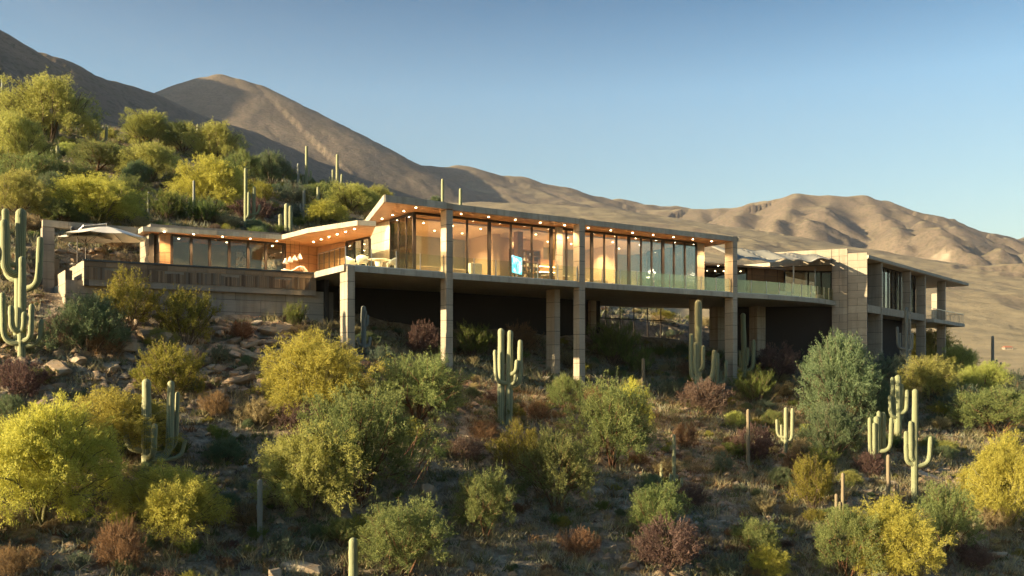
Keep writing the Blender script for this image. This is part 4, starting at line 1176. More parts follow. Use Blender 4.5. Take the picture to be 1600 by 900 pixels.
SPEC = {  # stems, branches, twigs, leaves per twig; clumps x twigs x leaves filling the dome; leaf length, width; height / radius
    'paloverde':  dict(stems=5, br=8, tw=6, lv=30, cl=70, ct=36, cv=36, cr=.25, L=.042, W=.0115, spread=.10, h=1.30, up=.30, droop=.10, bark='greenbark', trunk=.28, low=.10),
    'greenverde': dict(stems=5, br=8, tw=6, lv=30, cl=60, ct=32, cv=34, cr=.25, L=.044, W=.0130, spread=.10, h=1.30, up=.30, droop=.10, bark='bark', trunk=.30, low=.10),
    'ironwood':   dict(stems=5, br=8, tw=6, lv=26, cl=52, ct=30, cv=30, cr=.225, L=.036, W=.0160, spread=.085, h=1.30, up=.45, droop=.02, bark='redbark', trunk=.35, low=.14),
    'sage':       dict(stems=7, br=8, tw=6, lv=26, cl=56, ct=30, cv=34, cr=.24, L=.042, W=.0150, spread=.085, h=1.30, up=.6, droop=.0, bark='bark', trunk=.12, low=.04),
    'creosote':   dict(stems=12, br=9, tw=7, lv=22, cl=34, ct=20, cv=24, cr=.22, L=.038, W=.0195, spread=.075, h=1.35, up=.9, droop=.0, bark='bark', trunk=.10, low=.10),
    'rust':       dict(stems=16, br=8, tw=5, lv=10, cl=26, ct=18, cv=14, cr=.26, L=.12, W=.011, spread=.06, h=1.0, up=.5, droop=.0, bark='bark', trunk=.05, low=.02),
    'purple':     dict(stems=9, br=8, tw=6, lv=14, cl=26, ct=18, cv=20, cr=.26, L=.060, W=.024, spread=.085, h=1.0, up=.5, droop=.0, bark='bark', trunk=.08, low=.02),
    'broom':      dict(stems=26, br=7, tw=4, lv=14, cl=14, ct=14, cv=10, cr=.22, L=.17, W=.011, spread=.06, h=1.3, up=1.5, droop=.0, bark='bark', trunk=.04, low=.02),
    'straw':      dict(stems=30, br=6, tw=4, lv=12, cl=10, ct=12, cv=10, cr=.2, L=.20, W=.013, spread=.06, h=1.15, up=1.4, droop=.02, bark='bark', trunk=.04, low=.02),
    'bluebush':   dict(stems=9, br=8, tw=6, lv=14, cl=28, ct=20, cv=22, cr=.25, L=.048, W=.021, spread=.08, h=1.0, up=.5, droop=.0, bark='bark', trunk=.06, low=.02),
}
def make_plant(kind, seed):
    sp = SPEC[kind]; g = np.random.default_rng(seed); H = sp['h']
    lobes = g.uniform(0, 2 * np.pi, 4); la = g.uniform(0.08, 0.26, 4)
    def env(az):
        return 1 + sum(la[i] * math.cos((i + 2) * az + lobes[i]) for i in range(4)) * 0.9
    chains = []; LP = []; LA = []; LT = []
    for s in range(sp['stems']):
        az = 2 * np.pi * (s + g.uniform(-.35, .35)) / sp['stems']; el = g.uniform(0.25, 1.0)
        rr = env(az)
        end = np.array([math.cos(az) * rr * (1 - el ** 2 * .72), math.sin(az) * rr * (1 - el ** 2 * .72), H * (0.42 + 0.5 * el) * g.uniform(.85, 1.08)])
        base = np.array([g.uniform(-.05, .05), g.uniform(-.05, .05), -0.12])
        mid = base + (end - base) * 0.42; mid[2] = sp['trunk'] * H + (end[2] - sp['trunk'] * H) * .35; mid[:2] += g.uniform(-.08, .08, 2)
        t = np.linspace(0, 1, 7)[:, None]
        P = (1 - t) ** 2 * base + 2 * t * (1 - t) * mid + t ** 2 * end + g.normal(0, .02, (7, 3)) * t
        r0 = 0.034 if sp['stems'] < 8 else 0.017
        chains.append((P, r0 * (1 - 0.82 * t[:, 0])))
        for b in range(sp['br']):
            f = 0.30 + 0.70 * (b + g.uniform(0, 1)) / sp['br']; i = min(int(f * 6), 5); o0 = P[i] + (P[i + 1] - P[i]) * (f * 6 - i)
            a2 = az + g.uniform(-1.5, 1.5)
            ln = g.uniform(.22, .46) * (1.1 - .35 * f)
            dr = np.array([math.cos(a2), math.sin(a2), g.uniform(-.25, .9) + sp['up'] * .6]); dr /= np.linalg.norm(dr)
            e = o0 + dr * ln; e[2] = max(e[2], .10 * H)
            Q = np.stack([o0, o0 + (e - o0) * .5 + g.normal(0, .02, 3), e])
            chains.append((Q, np.array([.010, .007, .003])))
            bt = g.uniform(-.15, .15)
            for w in range(sp['tw']):
                f2 = .25 + .75 * (w + g.uniform(0, 1)) / sp['tw']; st = o0 + (e - o0) * f2
                d2 = dr * .7 + g.normal(0, .6, 3) + np.array([0, 0, sp['up'] * .5 - sp['droop'] * 3]); d2 /= np.linalg.norm(d2)
                tl = g.uniform(.10, .24)
                n = int(sp['lv'] * g.uniform(.5, 1.3))
                k = g.uniform(0, 1, n) ** .8
                off = g.normal(0, sp['spread'] * .42, (n, 3)) * (0.35 + .65 * k[:, None])
                pos = st + d2 * (k * tl)[:, None] + off; pos[:, 2] -= sp['droop'] * k ** 2 * .5
                LP.append(pos); LA.append(d2 + g.normal(0, .55, (n, 3)) - np.array([0, 0, sp['droop'] * 2]))
                LT.append(np.clip(.5 + bt + g.uniform(-.2, .2) + g.normal(0, .22, n), 0, 1))
    # clumps of fine twigs that fill the dome and give it an uneven edge
    for c in range(sp['cl']):
        if g.uniform() < .19: continue
        f = (c + .5) / sp['cl']; az = c * 2.39996 + g.uniform(-.4, .4); zz = f ** .85 * .98
        rr = env(az) * math.sqrt(max(0, 1 - zz ** 2.2)) * g.uniform(.55, 1.10)
        cen = np.array([math.cos(az) * rr * .86, math.sin(az) * rr * .86, H * (sp['low'] + .12 + (.84 - sp['low']) * zz * g.uniform(.80, 1.10))])
        cr = sp['cr'] * g.uniform(.55, 1.35); bt = g.uniform(-.2, .2)
        outw = np.array([cen[0], cen[1], (cen[2] - .25 * H) * .9 + sp['up'] * .3]); outw /= np.linalg.norm(outw) + 1e-9
        for w in range(sp['ct']):
            dd = g.normal(0, 1, 3); dd /= np.linalg.norm(dd); st = cen + dd * cr * g.uniform(0, 1) ** .5 * np.array([1, 1, .75])
            d2 = outw * .8 + dd * .7 + g.normal(0, .35, 3) + np.array([0, 0, sp['up'] * .4 - sp['droop'] * 2]); d2 /= np.linalg.norm(d2)
            n = int(sp['cv'] * g.uniform(.5, 1.4)); tl = g.uniform(.08, .20) * (1.8 if g.uniform() < .16 else 1)
            k = g.uniform(0, 1, n)
            pos = st + d2 * (k * tl)[:, None] + g.normal(0, sp['spread'] * .36, (n, 3)) * (1.1 - .7 * k[:, None]); pos[:, 2] -= sp['droop'] * k ** 2 * .45
            LP.append(pos); LA.append(d2 + g.normal(0, .5, (n, 3)) - np.array([0, 0, sp['droop'] * 2]))
            LT.append(np.clip(.5 + bt + g.uniform(-.2, .2) + g.normal(0, .22, n), 0, 1))
    # thin shoots that stick out of the crown
    for c in range(int(sp['cl'] * 1.6)):
        zz = g.uniform(.05, .98); az = g.uniform(0, 6.28); rr = env(az) * math.sqrt(1 - zz ** 2.2) * .92
        st = np.array([math.cos(az) * rr * .8, math.sin(az) * rr * .8, H * (sp['low'] + .1 + (.84 - sp['low']) * zz)])
        d2 = np.array([math.cos(az) * (1 - zz * .6), math.sin(az) * (1 - zz * .6), .25 + zz * .8 + sp['up'] * .4]) + g.normal(0, .3, 3); d2 /= np.linalg.norm(d2)
        tl = g.uniform(.18, .38); mid = st + d2 * tl * .5; e = st + d2 * tl; e[2] -= sp['droop'] * .5
        chains.append((np.stack([st - d2 * .2, mid, e]), np.array([.0075, .005, .0025])))
        n = int(sp['cv'] * .7); k = g.uniform(.15, 1, n)
        LP.append(st + (e - st) * k[:, None] + g.normal(0, sp['spread'] * .22, (n, 3))); LA.append(d2 + g.normal(0, .6, (n, 3))); LT.append(np.clip(.62 + g.normal(0, .2, n), 0, 1))
    LP = np.concatenate(LP); LA = np.concatenate(LA); LT = np.concatenate(LT)
    LP[:, 2] = np.where(LP[:, 2] < .02, .02 + g.uniform(0, .1, len(LP)), LP[:, 2])
    V, F = leaves(LP, LA, sp['L'] * g.uniform(.6, 1.3, len(LP)), sp['W'] * g.uniform(.7, 1.3, len(LP)), g)
    crown = mesh_np('crown', V, F, M['leaf_' + kind], False, np.repeat(LT, 3))
    trunk = tubes_mesh('trunk', chains, M[sp['bark']], 4)
    rad = float(np.percentile(np.hypot(V[:, 0], V[:, 1]), 97)); top = float(np.percentile(V[:, 2], 99.5))
    return crown, trunk, rad, top

PL = {}
def plant(px, py, w, h, kind, label, cat='shrub', var=None, dmin=18.0, group=None, name=None):
    """a shrub or tree whose foot is seen at pixel (px, py) and that measures w x h pixels"""
    var = var if var is not None else (random.randrange(2) if kind in ('paloverde', 'greenverde', 'ironwood', 'sage', 'creosote') else 0)
    if (kind, var) not in PL: PL[(kind, var)] = make_plant(kind, 100 * len(PL) + 5)
    crown, trunk, rad, top = PL[(kind, var)]
    p = on_ground(px, py, dmin); m = p.y / FPX
    sx = w * m / 2 / rad; sz = h * m / top
    rz = random.uniform(0, 6.28); sa = random.uniform(.88, 1.14)
    o = thing(name or ('tree' if cat == 'tree' else 'shrub'), p, label, cat, group)
    o.rotation_euler = (0, 0, rz)
    for nm, me in (('trunk' if cat == 'tree' else 'stems', trunk), ('crown', crown)):
        link(nm, me, o, (0, 0, 0), (0, 0, 0), (sx * sa, sx / sa, sz))
    return o

# foreground and middle ground, one row for each plant of the photograph
T, S = 'tree', 'shrub'
for row in [
    (66, 824, 225, 190, 'paloverde', 'huge bright yellow palo verde tree at the lower left corner', T),
    (178, 712, 225, 100, 'paloverde', 'bright yellow palo verde tree behind the three stemmed saguaro', T),
    (268, 842, 175, 112, 'paloverde', 'low yellow green palo verde tree in front of the three stemmed saguaro', T),
    (483, 806, 180, 140, 'greenverde', 'feathery yellow green tree left of the big red trunked tree', T),
    (566, 790, 212, 182, 'ironwood', 'big green tree with red brown trunk in the middle of the foreground', T),
    (490, 650, 180, 128, 'paloverde', 'glowing yellow palo verde tree below the leftmost deck column', T),
    (650, 668, 155, 112, 'ironwood', 'grey green tree just right of the glowing yellow palo verde', T),
    (632, 902, 165, 118, 'ironwood', 'dark green shrub at the bottom edge, right of the barrel cactus', S),
    (757, 842, 115, 108, 'ironwood', 'round dark green shrub below the double stemmed saguaro', S),
    (812, 748, 90, 88, 'creosote', 'yellow tipped bush at the foot of the double stemmed saguaro', S),
    (868, 795, 145, 118, 'ironwood', 'broad green shrub with yellow bush on its left shoulder', S),
    (957, 735, 135, 140, 'ironwood', 'green tree whose crown catches the sun below the second tall column', T),
    (985, 668, 60, 72, 'paloverde', 'small sunlit yellow bush top behind the green tree', S),
    (1028, 842, 105, 86, 'ironwood', 'low green shrub below the pole cactus cluster', S),
    (1045, 890, 130, 80, 'purple', 'dark purple shrub at the bottom below the low green shrub', S),
    (1312, 662, 150, 138, 'sage', 'large round grey green bush in front of the concrete end wall', S),
    (1300, 716, 118, 84, 'sage', 'grey green bush just below the largest grey green bush', S),
    (1366, 652, 70, 70, 'sage', 'grey green bush right of the largest grey green bush', S),
    (1268, 800, 82, 85, 'creosote', 'dark shrub with golden left side on the lower right slope', S),
    (1325, 905, 120, 110, 'ironwood', 'dark green shrub at the bottom beside the golden palo verde', S),
    (1395, 905, 150, 122, 'paloverde', 'golden palo verde bush at the bottom right of centre', S),
    (1480, 868, 95, 112, 'ironwood', 'green bush between the golden palo verde and the brightest yellow tree', S),
    (1575, 822, 140, 138, 'paloverde', 'brightest yellow tree at the right edge', T),
    (1535, 800, 75, 80, 'paloverde', 'small yellow bush leaning on the brightest yellow tree', S),
    (1452, 628, 92, 70, 'greenverde', 'yellow green rounded bush right of the candelabra saguaro', S),
    (1452, 575, 85, 62, 'greenverde', 'hazy yellow green tree beside the end balcony', T),
    (1538, 622, 85, 56, 'greenverde', 'dull yellow green bush near the right edge', S),
    (1560, 680, 130, 72, 'ironwood', 'wide dim green bush at the right edge, halfway down', S),
    (1508, 650, 100, 48, 'bluebush', 'low blue green bush between the dull bushes at right', S),
    (1415, 602, 62, 46, 'bluebush', 'blue green bush at the foot of the right wing columns', S),
    (1372, 590, 50, 40, 'bluebush', 'small blue green bush against the right wing corner', S),
    (1500, 590, 60, 50, 'greenverde', 'hazy bush under the end balcony', S),
    (1590, 640, 70, 60, 'bluebush', 'dark blue green bush cut by the right edge', S),
    (140, 556, 138, 92, 'sage', 'spreading grey green bush on a thin red stem below the wall end', S),
    (200, 520, 110, 98, 'creosote', 'golden leafed bush in front of the retaining wall, left of its twin', S),
    (290, 545, 100, 92, 'creosote', 'golden leafed bush in front of the retaining wall, right of its twin', S),
    (265, 632, 108, 94, 'creosote', 'olive golden bush on the rock scree above the three stemmed saguaro', S),
    (168, 562, 62, 44, 'rust', 'dry rust brown shrub under the spreading grey green bush', S),
    (378, 536, 44, 34, 'rust', 'dry pinkish brown shrub on the rocks under the retaining wall', S),
    (462, 516, 40, 44, 'broom', 'green grassy tuft against the right end of the retaining wall', S),
    (28, 622, 78, 62, 'purple', 'dark purple shrub under the giant saguaro', S),
    (188, 892, 85, 80, 'rust', 'rust orange dry shrub at the bottom left', S),
    (335, 652, 48, 42, 'rust', 'small rust red shrub on the path right of the scree', S),
    (470, 678, 80, 48, 'purple', 'purple shrub under the glowing yellow palo verde', S),
    (883, 646, 62, 58, 'ironwood', 'small pale green tree at the foot of the second tall column', T),
    (958, 572, 85, 72, 'broom', 'green broom like shrub in the shade under the glass front', S),
    (1000, 590, 52, 50, 'broom', 'green shrub beside the short pole cactus', S),
    (735, 560, 80, 55, 'broom', 'dim green shrub in the shade right of the first tall column', S),
    (662, 555, 62, 52, 'purple', 'dim purple shrub in the shade left of the first tall column', S),
    (810, 552, 70, 46, 'rust', 'dim brown shrub in the shade under the deck', S),
    (1100, 645, 86, 52, 'purple', 'purple shrub at the foot of the tall saguaro pair', S),
    (1178, 632, 72, 56, 'broom', 'upright green shrub at the foot of the saguaro by the last column', S),
    (1048, 618, 48, 26, 'bluebush', 'low blue green mound left of the tall saguaro', S),
    (1072, 702, 46, 42, 'rust', 'round rust brown shrub above the pole cactus cluster', S),
    (1180, 722, 72, 58, 'purple', 'purple shrub behind the dead cactus pole', S),
    (1132, 742, 44, 36, 'bluebush', 'blue green mound left of the dead cactus pole', S),
    (1182, 872, 82, 60, 'ironwood', 'green shrub above the small yellow bush at the bottom', S),
    (1202, 905, 70, 52, 'paloverde', 'small yellow bush at the bottom edge right of centre', S),
    (842, 660, 44, 34, 'rust', 'rust brown shrub right of the double stemmed saguaro', S),
    (1240, 742, 42, 36, 'rust', 'rust brown shrub below the small candelabra saguaro', S),
    (1215, 598, 90, 60, 'purple', 'dark purple shrub in the shade below the curved balcony', S),
    (1130, 905, 70, 40, 'bluebush', 'blue green mound at the bottom edge', S),
    (60, 700, 60, 44, 'bluebush', 'dull green mound on the rocks at the left edge', S),
    (20, 905, 70, 50, 'rust', 'dry brown shrub in the lower left corner', S),
    (1360, 745, 46, 40, 'purple', 'purple shrub left of the double candelabra saguaro', S),
    (1520, 890, 60, 40, 'purple', 'dark purple shrub below the brightest yellow tree', S),
    (345, 570, 40, 30, 'bluebush', 'small grey mound among the scree stones', S),
    (700, 640, 46, 34, 'bluebush', 'small dull mound at the base of the first tall column', S),
    (445, 870, 60, 40, 'bluebush', 'dim mound right of the dead pole at lower left', S),
    (760, 690, 56, 34, 'rust', 'dry brown mound left of the double stemmed saguaro', S),
    (905, 870, 66, 44, 'rust', 'dry brown mound at the bottom centre', S),
]:
    plant(*row[:7])
# the hill behind the pool wing
for row in [
    (78, 222, 140, 98, 'greenverde', 'yellow green tree on the crest at upper left', T),
    (22, 275, 110, 98, 'greenverde', 'yellow green tree at the left edge below the crest', T),
    (12, 205, 70, 60, 'greenverde', 'yellow green tree at the upper left corner of the hill', T),
    (150, 268, 92, 48, 'ironwood', 'dark green bush under the three saguaro stems on the hill', S),
    (232, 232, 84, 56, 'greenverde', 'yellow green tree on the skyline right of the hill saguaros', T),
    (285, 238, 90, 46, 'ironwood', 'dark green tree on the skyline between two yellow ones', T),
    (338, 258, 92, 64, 'greenverde', 'pale yellow tree on the skyline near the shaded mountain', T),
    (235, 284, 88, 62, 'greenverde', 'yellow green tree in the middle of the hill', T),
    (332, 328, 116, 82, 'paloverde', 'brightest yellow tree on the hill above the pool wing', T),
    (150, 352, 160, 78, 'paloverde', 'wide yellow tree above the umbrella', T),
    (30, 352, 100, 74, 'greenverde', 'yellow green tree behind the giant saguaro', T),
    (45, 292, 110, 52, 'ironwood', 'olive tree on the left part of the hill', T),
    (125, 300, 70, 46, 'ironwood', 'dark olive tree above the wide yellow tree', T),
    (424, 292, 70, 54, 'sage', 'grey green tree on the skyline left of the slender saguaros', T),
    (378, 292, 66, 54, 'ironwood', 'dark green tree right of the brightest hill tree', T),
    (545, 332, 92, 46, 'greenverde', 'yellow green tree behind the corner of the main roof', T),
    (590, 332, 60, 42, 'greenverde', 'yellow green tree just left of the main roof tip', T),
    (505, 352, 80, 36, 'paloverde', 'bright yellow bush just above the pool wing roof', S),
    (500, 322, 60, 36, 'ironwood', 'green tree at the foot of the slender saguaros', T),
    (318, 352, 62, 42, 'broom', 'dark green shrub above the low roof left of the thin saguaro', S),
    (260, 345, 70, 46, 'broom', 'olive shrub between the wide yellow tree and the brightest hill tree', S),
    (400, 345, 80, 34, 'purple', 'purple brown scrub above the low roof', S),
    (460, 345, 46, 26, 'bluebush', 'grey mound above the inner corner of the low roof', S),
    (200, 322, 70, 46, 'ironwood', 'olive shrub behind the wide yellow tree', S),
    (285, 300, 60, 42, 'ironwood', 'olive shrub left of the brightest hill tree', S),
    (90, 350, 70, 40, 'ironwood', 'olive shrub above the left pillar', S),
    (455, 318, 60, 34, 'bluebush', 'dull bush below the slender saguaros', S),
    (185, 268, 56, 40, 'ironwood', 'olive shrub between the hill saguaros and the middle tree', S),
    (70, 330, 60, 36, 'creosote', 'golden shrub behind the giant saguaro tips', S),
    (410, 318, 56, 34, 'creosote', 'golden olive shrub beside the tall hill saguaro', S),
]:
    plant(*row[:7], dmin=62.0)

# small shrubs that fill the slope between the named ones
_taken = [(o.location.x, o.location.y, 1.0) for o in COL.objects if o.type == 'EMPTY' and o.get('category') in ('tree', 'shrub')]
KN = {'rust': 'small dry rust brown shrub', 'purple': 'small dark purple shrub', 'bluebush': 'small blue green mound shrub', 'broom': 'small upright green shrub', 'straw': 'dry straw coloured grass clump', 'creosote': 'small golden olive shrub', 'sage': 'small pale grey green shrub', 'greenverde': 'small yellow green shrub', 'ironwood': 'small leafy green shrub'}
def region(p):
    px = CX + p.x / p.y * FPX
    if p.y > 84 or (p.y > 58 and px < 480): return 'on the hill behind the pool wing', 'hill'
    if px < 560: return 'on the left part of the slope', 'left slope'
    if px < 1060: return 'on the middle of the slope below the columns', 'middle slope'
    return 'on the right part of the slope below the curved balcony', 'right slope'
def fill(n, d0, d1, kinds, r0, r1, seed, gap):
    g = random.Random(seed); made = 0; tries = 0
    while made < n and tries < n * 40:
        tries += 1
        d = math.sqrt(g.uniform(d0 * d0, d1 * d1)); x = d * g.uniform(-.57, .57)
        u, v = x * EU.x + d * EU.y, x * EV.x + d * EV.y
        if (6.0 < u < 26 and 53.6 < v < 63) or (21 < u < 92 and 54.5 < v < 67) or (d > 84 and x > -8): continue
        if any((x - a) ** 2 + (d - b) ** 2 < (gap * c) ** 2 for a, b, c in _taken): continue
        k = g.choice(kinds); r = g.uniform(r0, r1)
        p = Vector((x, d, float(ground(x, d)))); where, short = region(p)
        if (k, 0) not in PL: PL[(k, 0)] = make_plant(k, 100 * len(PL) + 5)
        crown, stem, rad, top = PL[(k, g.randrange(2) if (k, 1) in PL else 0)]
        h = r * g.uniform(.9, 1.5)
        o = thing('shrub', p, KN[k] + ' ' + where, 'shrub', '%s plants on the %s' % (k if k != 'bluebush' else 'blue green', short))
        o.rotation_euler = (0, 0, g.uniform(0, 6.28))
        for nm, me in (('stems', stem), ('crown', crown)): link(nm, me, o, (0, 0, 0), (0, 0, 0), (r / rad, r / rad, h / top))
        _taken.append((x, d, .6)); made += 1
fill(150, 28, 78, ['rust', 'purple', 'bluebush', 'broom', 'creosote', 'sage', 'straw', 'straw', 'sage', 'broom', 'greenverde', 'straw', 'ironwood'], .50, 1.05, 5, 1.15)
fill(40, 66, 124, ['ironwood', 'greenverde', 'bluebush', 'creosote', 'sage', 'greenverde'], .8, 1.7, 6, 2.6)

# ------------------------------------------------------------------ saguaros: trunk and arms are ribbed tubes
def mat_cactus(name, g1, g2, rib):
    t = NT(name); a = t.n('ShaderNodeAttribute'); a.attribute_name = 'tint'; p = t.pos(); r = t.rnd()
    n = t.noise(p, 2.5, 4, 0.6); n2 = t.noise(p, 30, 3, 0.7)
    c = t.mix(n, g1, g2)
    c = t.mix(t.math('MULTIPLY', a.outputs['Fac'], 0.95), c, rib)
    c = t.mix(t.ramp(n2, [(0.55, (0, 0, 0)), (0.75, (0.5, 0.5, 0.5))]), c, (0.12, 0.09, 0.05))
    t.principled(c, 0.75, t.bump(n2, 0.3, 0.02), spec=0.2); return t.m
M['cactus'] = mat_cactus('saguaro_skin', (0.055, 0.080, 0.038), (0.105, 0.140, 0.068), (0.40, 0.40, 0.24))
M['palecactus'] = mat_cactus('pale_saguaro_skin', (0.085, 0.110, 0.055), (0.16, 0.185, 0.10), (0.46, 0.44, 0.27))
M['deadcactus'] = mat_cactus('dry_saguaro_skin', (0.13, 0.095, 0.06), (0.22, 0.17, 0.11), (0.30, 0.24, 0.16))
M['greycactus'] = mat_cactus('grey_saguaro_skin', (0.12, 0.13, 0.115), (0.20, 0.21, 0.19), (0.30, 0.30, 0.26))

def cactus_stem(name, P, r, mat, parent, ribs=13, taper=0.86, foot=False):
    """P = world polyline"""
    P = np.array([tuple(p) for p in P], float)
    # resample along a smooth curve
    d = np.r_[0, np.cumsum(np.linalg.norm(np.diff(P, axis=0), axis=1))]; L = d[-1]
    n = max(8, int(L / (r * 0.9))); n = min(n, 30)
    s = np.linspace(0, L, n)
    Q = np.stack([np.interp(s, d, P[:, i]) for i in range(3)], 1)
    for _ in range(2):
        Q[1:-1] = (Q[:-2] + 2 * Q[1:-1] + Q[2:]) / 4
    # rounded tip
    tip = Q[-1]; dr = Q[-1] - Q[-2]; dr /= np.linalg.norm(dr)
    cap = [tip + dr * r * f for f in (0.30, 0.55, 0.72, 0.80)]
    rc = [0.90, 0.68, 0.36, 0.05]
    f = s / L
    wob = 1 + 0.045 * np.sin(f * 17 + r * 40) + 0.03 * np.sin(f * 7 + L)
    rad = r * wob * (1 - (1 - taper) * f)
    if foot: rad[:2] *= np.array([0.88, 0.95])
    Q = np.vstack([Q, cap]); rad = np.r_[rad, r * taper * np.array(rc)]
    D = np.gradient(Q, axis=0); D /= np.linalg.norm(D, axis=1)[:, None]
    # parallel transport frame
    X = np.zeros_like(Q); x = np.array([1., 0.2, 0]);
    for i in range(len(Q)):
        x = x - D[i] * x.dot(D[i]); x /= np.linalg.norm(x); X[i] = x
    Y = np.cross(D, X)
    m = ribs * 2; a = np.arange(m) * 2 * np.pi / m
    ribr = np.where(np.arange(m) % 2 == 0, 1.0, 0.68)
    V = Q[:, None] + (X[:, None] * np.cos(a)[None, :, None] + Y[:, None] * np.sin(a)[None, :, None]) * (rad[:, None] * ribr[None])[..., None]
    k = len(Q)
    i, j = np.meshgrid(np.arange(k - 1), np.arange(m), indexing='ij')
    F = np.stack([i * m + j, i * m + (j + 1) % m, (i + 1) * m + (j + 1) % m, (i + 1) * m + j], -1).reshape(-1, 4)
    c = P[0].copy()
    tint = np.tile(np.where(np.arange(m) % 2 == 0, 1.0, 0.0), k)
    me = mesh_np(name, V.reshape(-1, 3) - c, F, M[mat], True, tint)
    o = link(name, me, parent, Vector(c) - WO[parent.name])
    return o

def saguaro(px, py, top, wpx, arms, label, mat='cactus', lean=0.0, dmin=18.0, group='saguaros on the slope', name='saguaro', cat='cactus', tx=None, pos=None):
    """trunk from (px,py) up to row top, wpx wide; arms = (column of the arm, row where it leaves the trunk, row of its tip, width)"""
    p = pos or on_ground(px, py, dmin); d = p.y; m = d / FPX
    t = thing(name, p, label, cat, group)
    tx = px if tx is None else tx
    rib = 15 if wpx > 14 else (12 if wpx > 8 else 10)
    P = [p - Vector((0, 0, 0.35)), p + Vector(((tx - px) * m * .4, 0, (py - top) * m * .5)), p + Vector(((tx - px) * m, 0, (py - top) * m - wpx * m * .4))]
    cactus_stem('trunk', P, wpx * m / 2, mat, t, rib, foot=True)
    for k, a in enumerate(arms):
        ax, ay, at = a[:3]; aw = a[3] if len(a) > 3 else wpx * .78
        dy = a[4] if len(a) > 4 else (-1 if k % 2 else 1) * random.uniform(.2, .7)
        f = (py - ay) / max(1, (py - top)); jx = px + (tx - px) * f
        off = (ax - jx) * m; r_ = aw * m / 2
        J = p + Vector(((jx - px) * m, 0, (py - ay) * m)); dep = dy * abs(off) * .8 if abs(off) > .05 else dy * wpx * m * .9
        out = Vector((off, dep, 0)); hz = (ay - at) * m - r_ * .8
        el = min(hz * .55, max(abs(off) * .75, r_ * 1.2))
        if ay > py - 2:          # a stem of its own, rising from the ground
            g_ = float(ground(p.x + off, p.y + dep))
            b0 = Vector((p.x + off, p.y + dep, g_ - .2)); e0 = Vector((p.x + off, p.y + dep, J.z + hz))
            pts = [b0, b0 * .5 + e0 * .5, e0]
        else:
            pts = [J, J + out * .45 + Vector((0, 0, -el * .02)), J + out * .80 + Vector((0, 0, el * .16)), J + out * .97 + Vector((0, 0, el * .55)), J + out + Vector((0, 0, el)), J + out + Vector((off * .06, 0, hz))]
        cactus_stem('arm', pts, r_, mat, t, rib - 2)
    return t

saguaro(30, 548, 326, 17, [(4, 436, 324, 13), (16, 430, 345, 14, -1.2), (65, 452, 371, 11, -.3), (7, 415, 386, 8, -1)], 'giant many armed saguaro at the left edge, the taller one behind', tx=33)
saguaro(34, 564, 402, 13, [(10, 538, 459, 10, -.4), (23, 520, 479, 10, -1), (52, 534, 477, 9, -.5), (61, 542, 500, 8, .2), (42, 518, 489, 9, -1.4)], 'stout saguaro with upcurved arms in front of the giant one', tx=35)
saguaro(229, 738, 594, 16, [(260, 720, 597, 13), (199, 706, 640, 9, -.2), (247, 716, 663, 10, -1.2), (265, 712, 615, 8, 1.0), (279, 722, 690, 7, .5)], 'pale three stemmed saguaro rising out of the yellow palo verde', 'palecactus', lean=.1)
saguaro(795, 664, 517, 12, [(783, 664, 514, 12, -.2), (812, 604, 532, 9, -.2), (775, 600, 548, 7, -.8), (807, 586, 563, 8, -1), (805, 602, 586, 6, -1.2)], 'double stemmed pale saguaro in front of the shaded undercroft', 'palecactus', tx=797)
saguaro(1090, 618, 469, 12, [(1080, 592, 521, 8, -.2), (1086, 586, 535, 8, -1), (1097, 578, 540, 7, -1.2), (1114, 596, 547, 8, -.1)], 'tall pale saguaro with upcurved arms left of the last column', 'palecactus', tx=1091)
saguaro(1121, 608, 552, 7, [(1115, 598, 552, 5), (1133, 600, 563, 5.5), (1127, 602, 580, 4)], 'short candelabra saguaro right of the tall pale saguaro', 'palecactus')
saguaro(1163, 592, 489, 9, [(1149, 578, 550, 6), (1176, 580, 531, 7), (1167, 570, 543, 6, -1), (1158, 575, 548, 6, 1)], 'tall saguaro with thick stem right of the last column', 'cactus', tx=1161)
saguaro(1005, 614, 560, 6, [(1011, 614, 596, 5)], 'short bare cactus pole in front of the undercroft', 'deadcactus')
saguaro(1053, 764, 679, 6.5, [(1035, 764, 725, 6), (1047, 764, 740, 5.5), (1058, 764, 742, 6), (1064, 764, 746, 5)], 'pole cactus ringed by short stems on the lower slope', 'palecactus')
saguaro(1169, 730, 640, 6.5, [(1165, 690, 678, 4)], 'thin dry cactus pole standing alone before the purple shrub', 'deadcactus')
saguaro(1228, 712, 637, 7, [(1216, 684, 656, 5), (1237, 690, 638, 6), (1222, 690, 664, 4.5), (1240, 686, 674, 4, 1)], 'small candelabra saguaro left of the grey green bushes', 'palecactus')
saguaro(1403, 684, 586, 11, [(1396, 660, 589, 8), (1390, 652, 618, 7), (1409, 656, 600, 8), (1415, 646, 609, 7, -.4), (1407, 640, 598, 7, 1)], 'dense many armed green saguaro, upper of the two below the wing')
saguaro(1370, 737, 650, 11, [(1361, 710, 652, 7), (1374, 705, 642, 8, .8), (1383, 737, 644, 8), (1389, 705, 652, 7), (1365, 716, 660, 7, -1)], 'double green candelabra saguaro, lower of the two below the wing')
saguaro(1429, 778, 608, 10.5, [(1422, 720, 658, 8, -.6), (1418, 724, 674, 8, .4), (1416, 726, 694, 8, -.1), (1452, 728, 682, 8, -.1), (1424, 690, 672, 6, 1.2)], 'tall tan saguaro with one wide right arm on the lower right slope', 'cactus', tx=1430)
saguaro(1388, 792, 711, 7, [(1377, 792, 770, 5.5), (1383, 792, 780, 5.5), (1404, 792, 757, 6.5), (1394, 792, 784, 5)], 'tan cactus pole with short stems behind the golden palo verde', 'deadcactus')
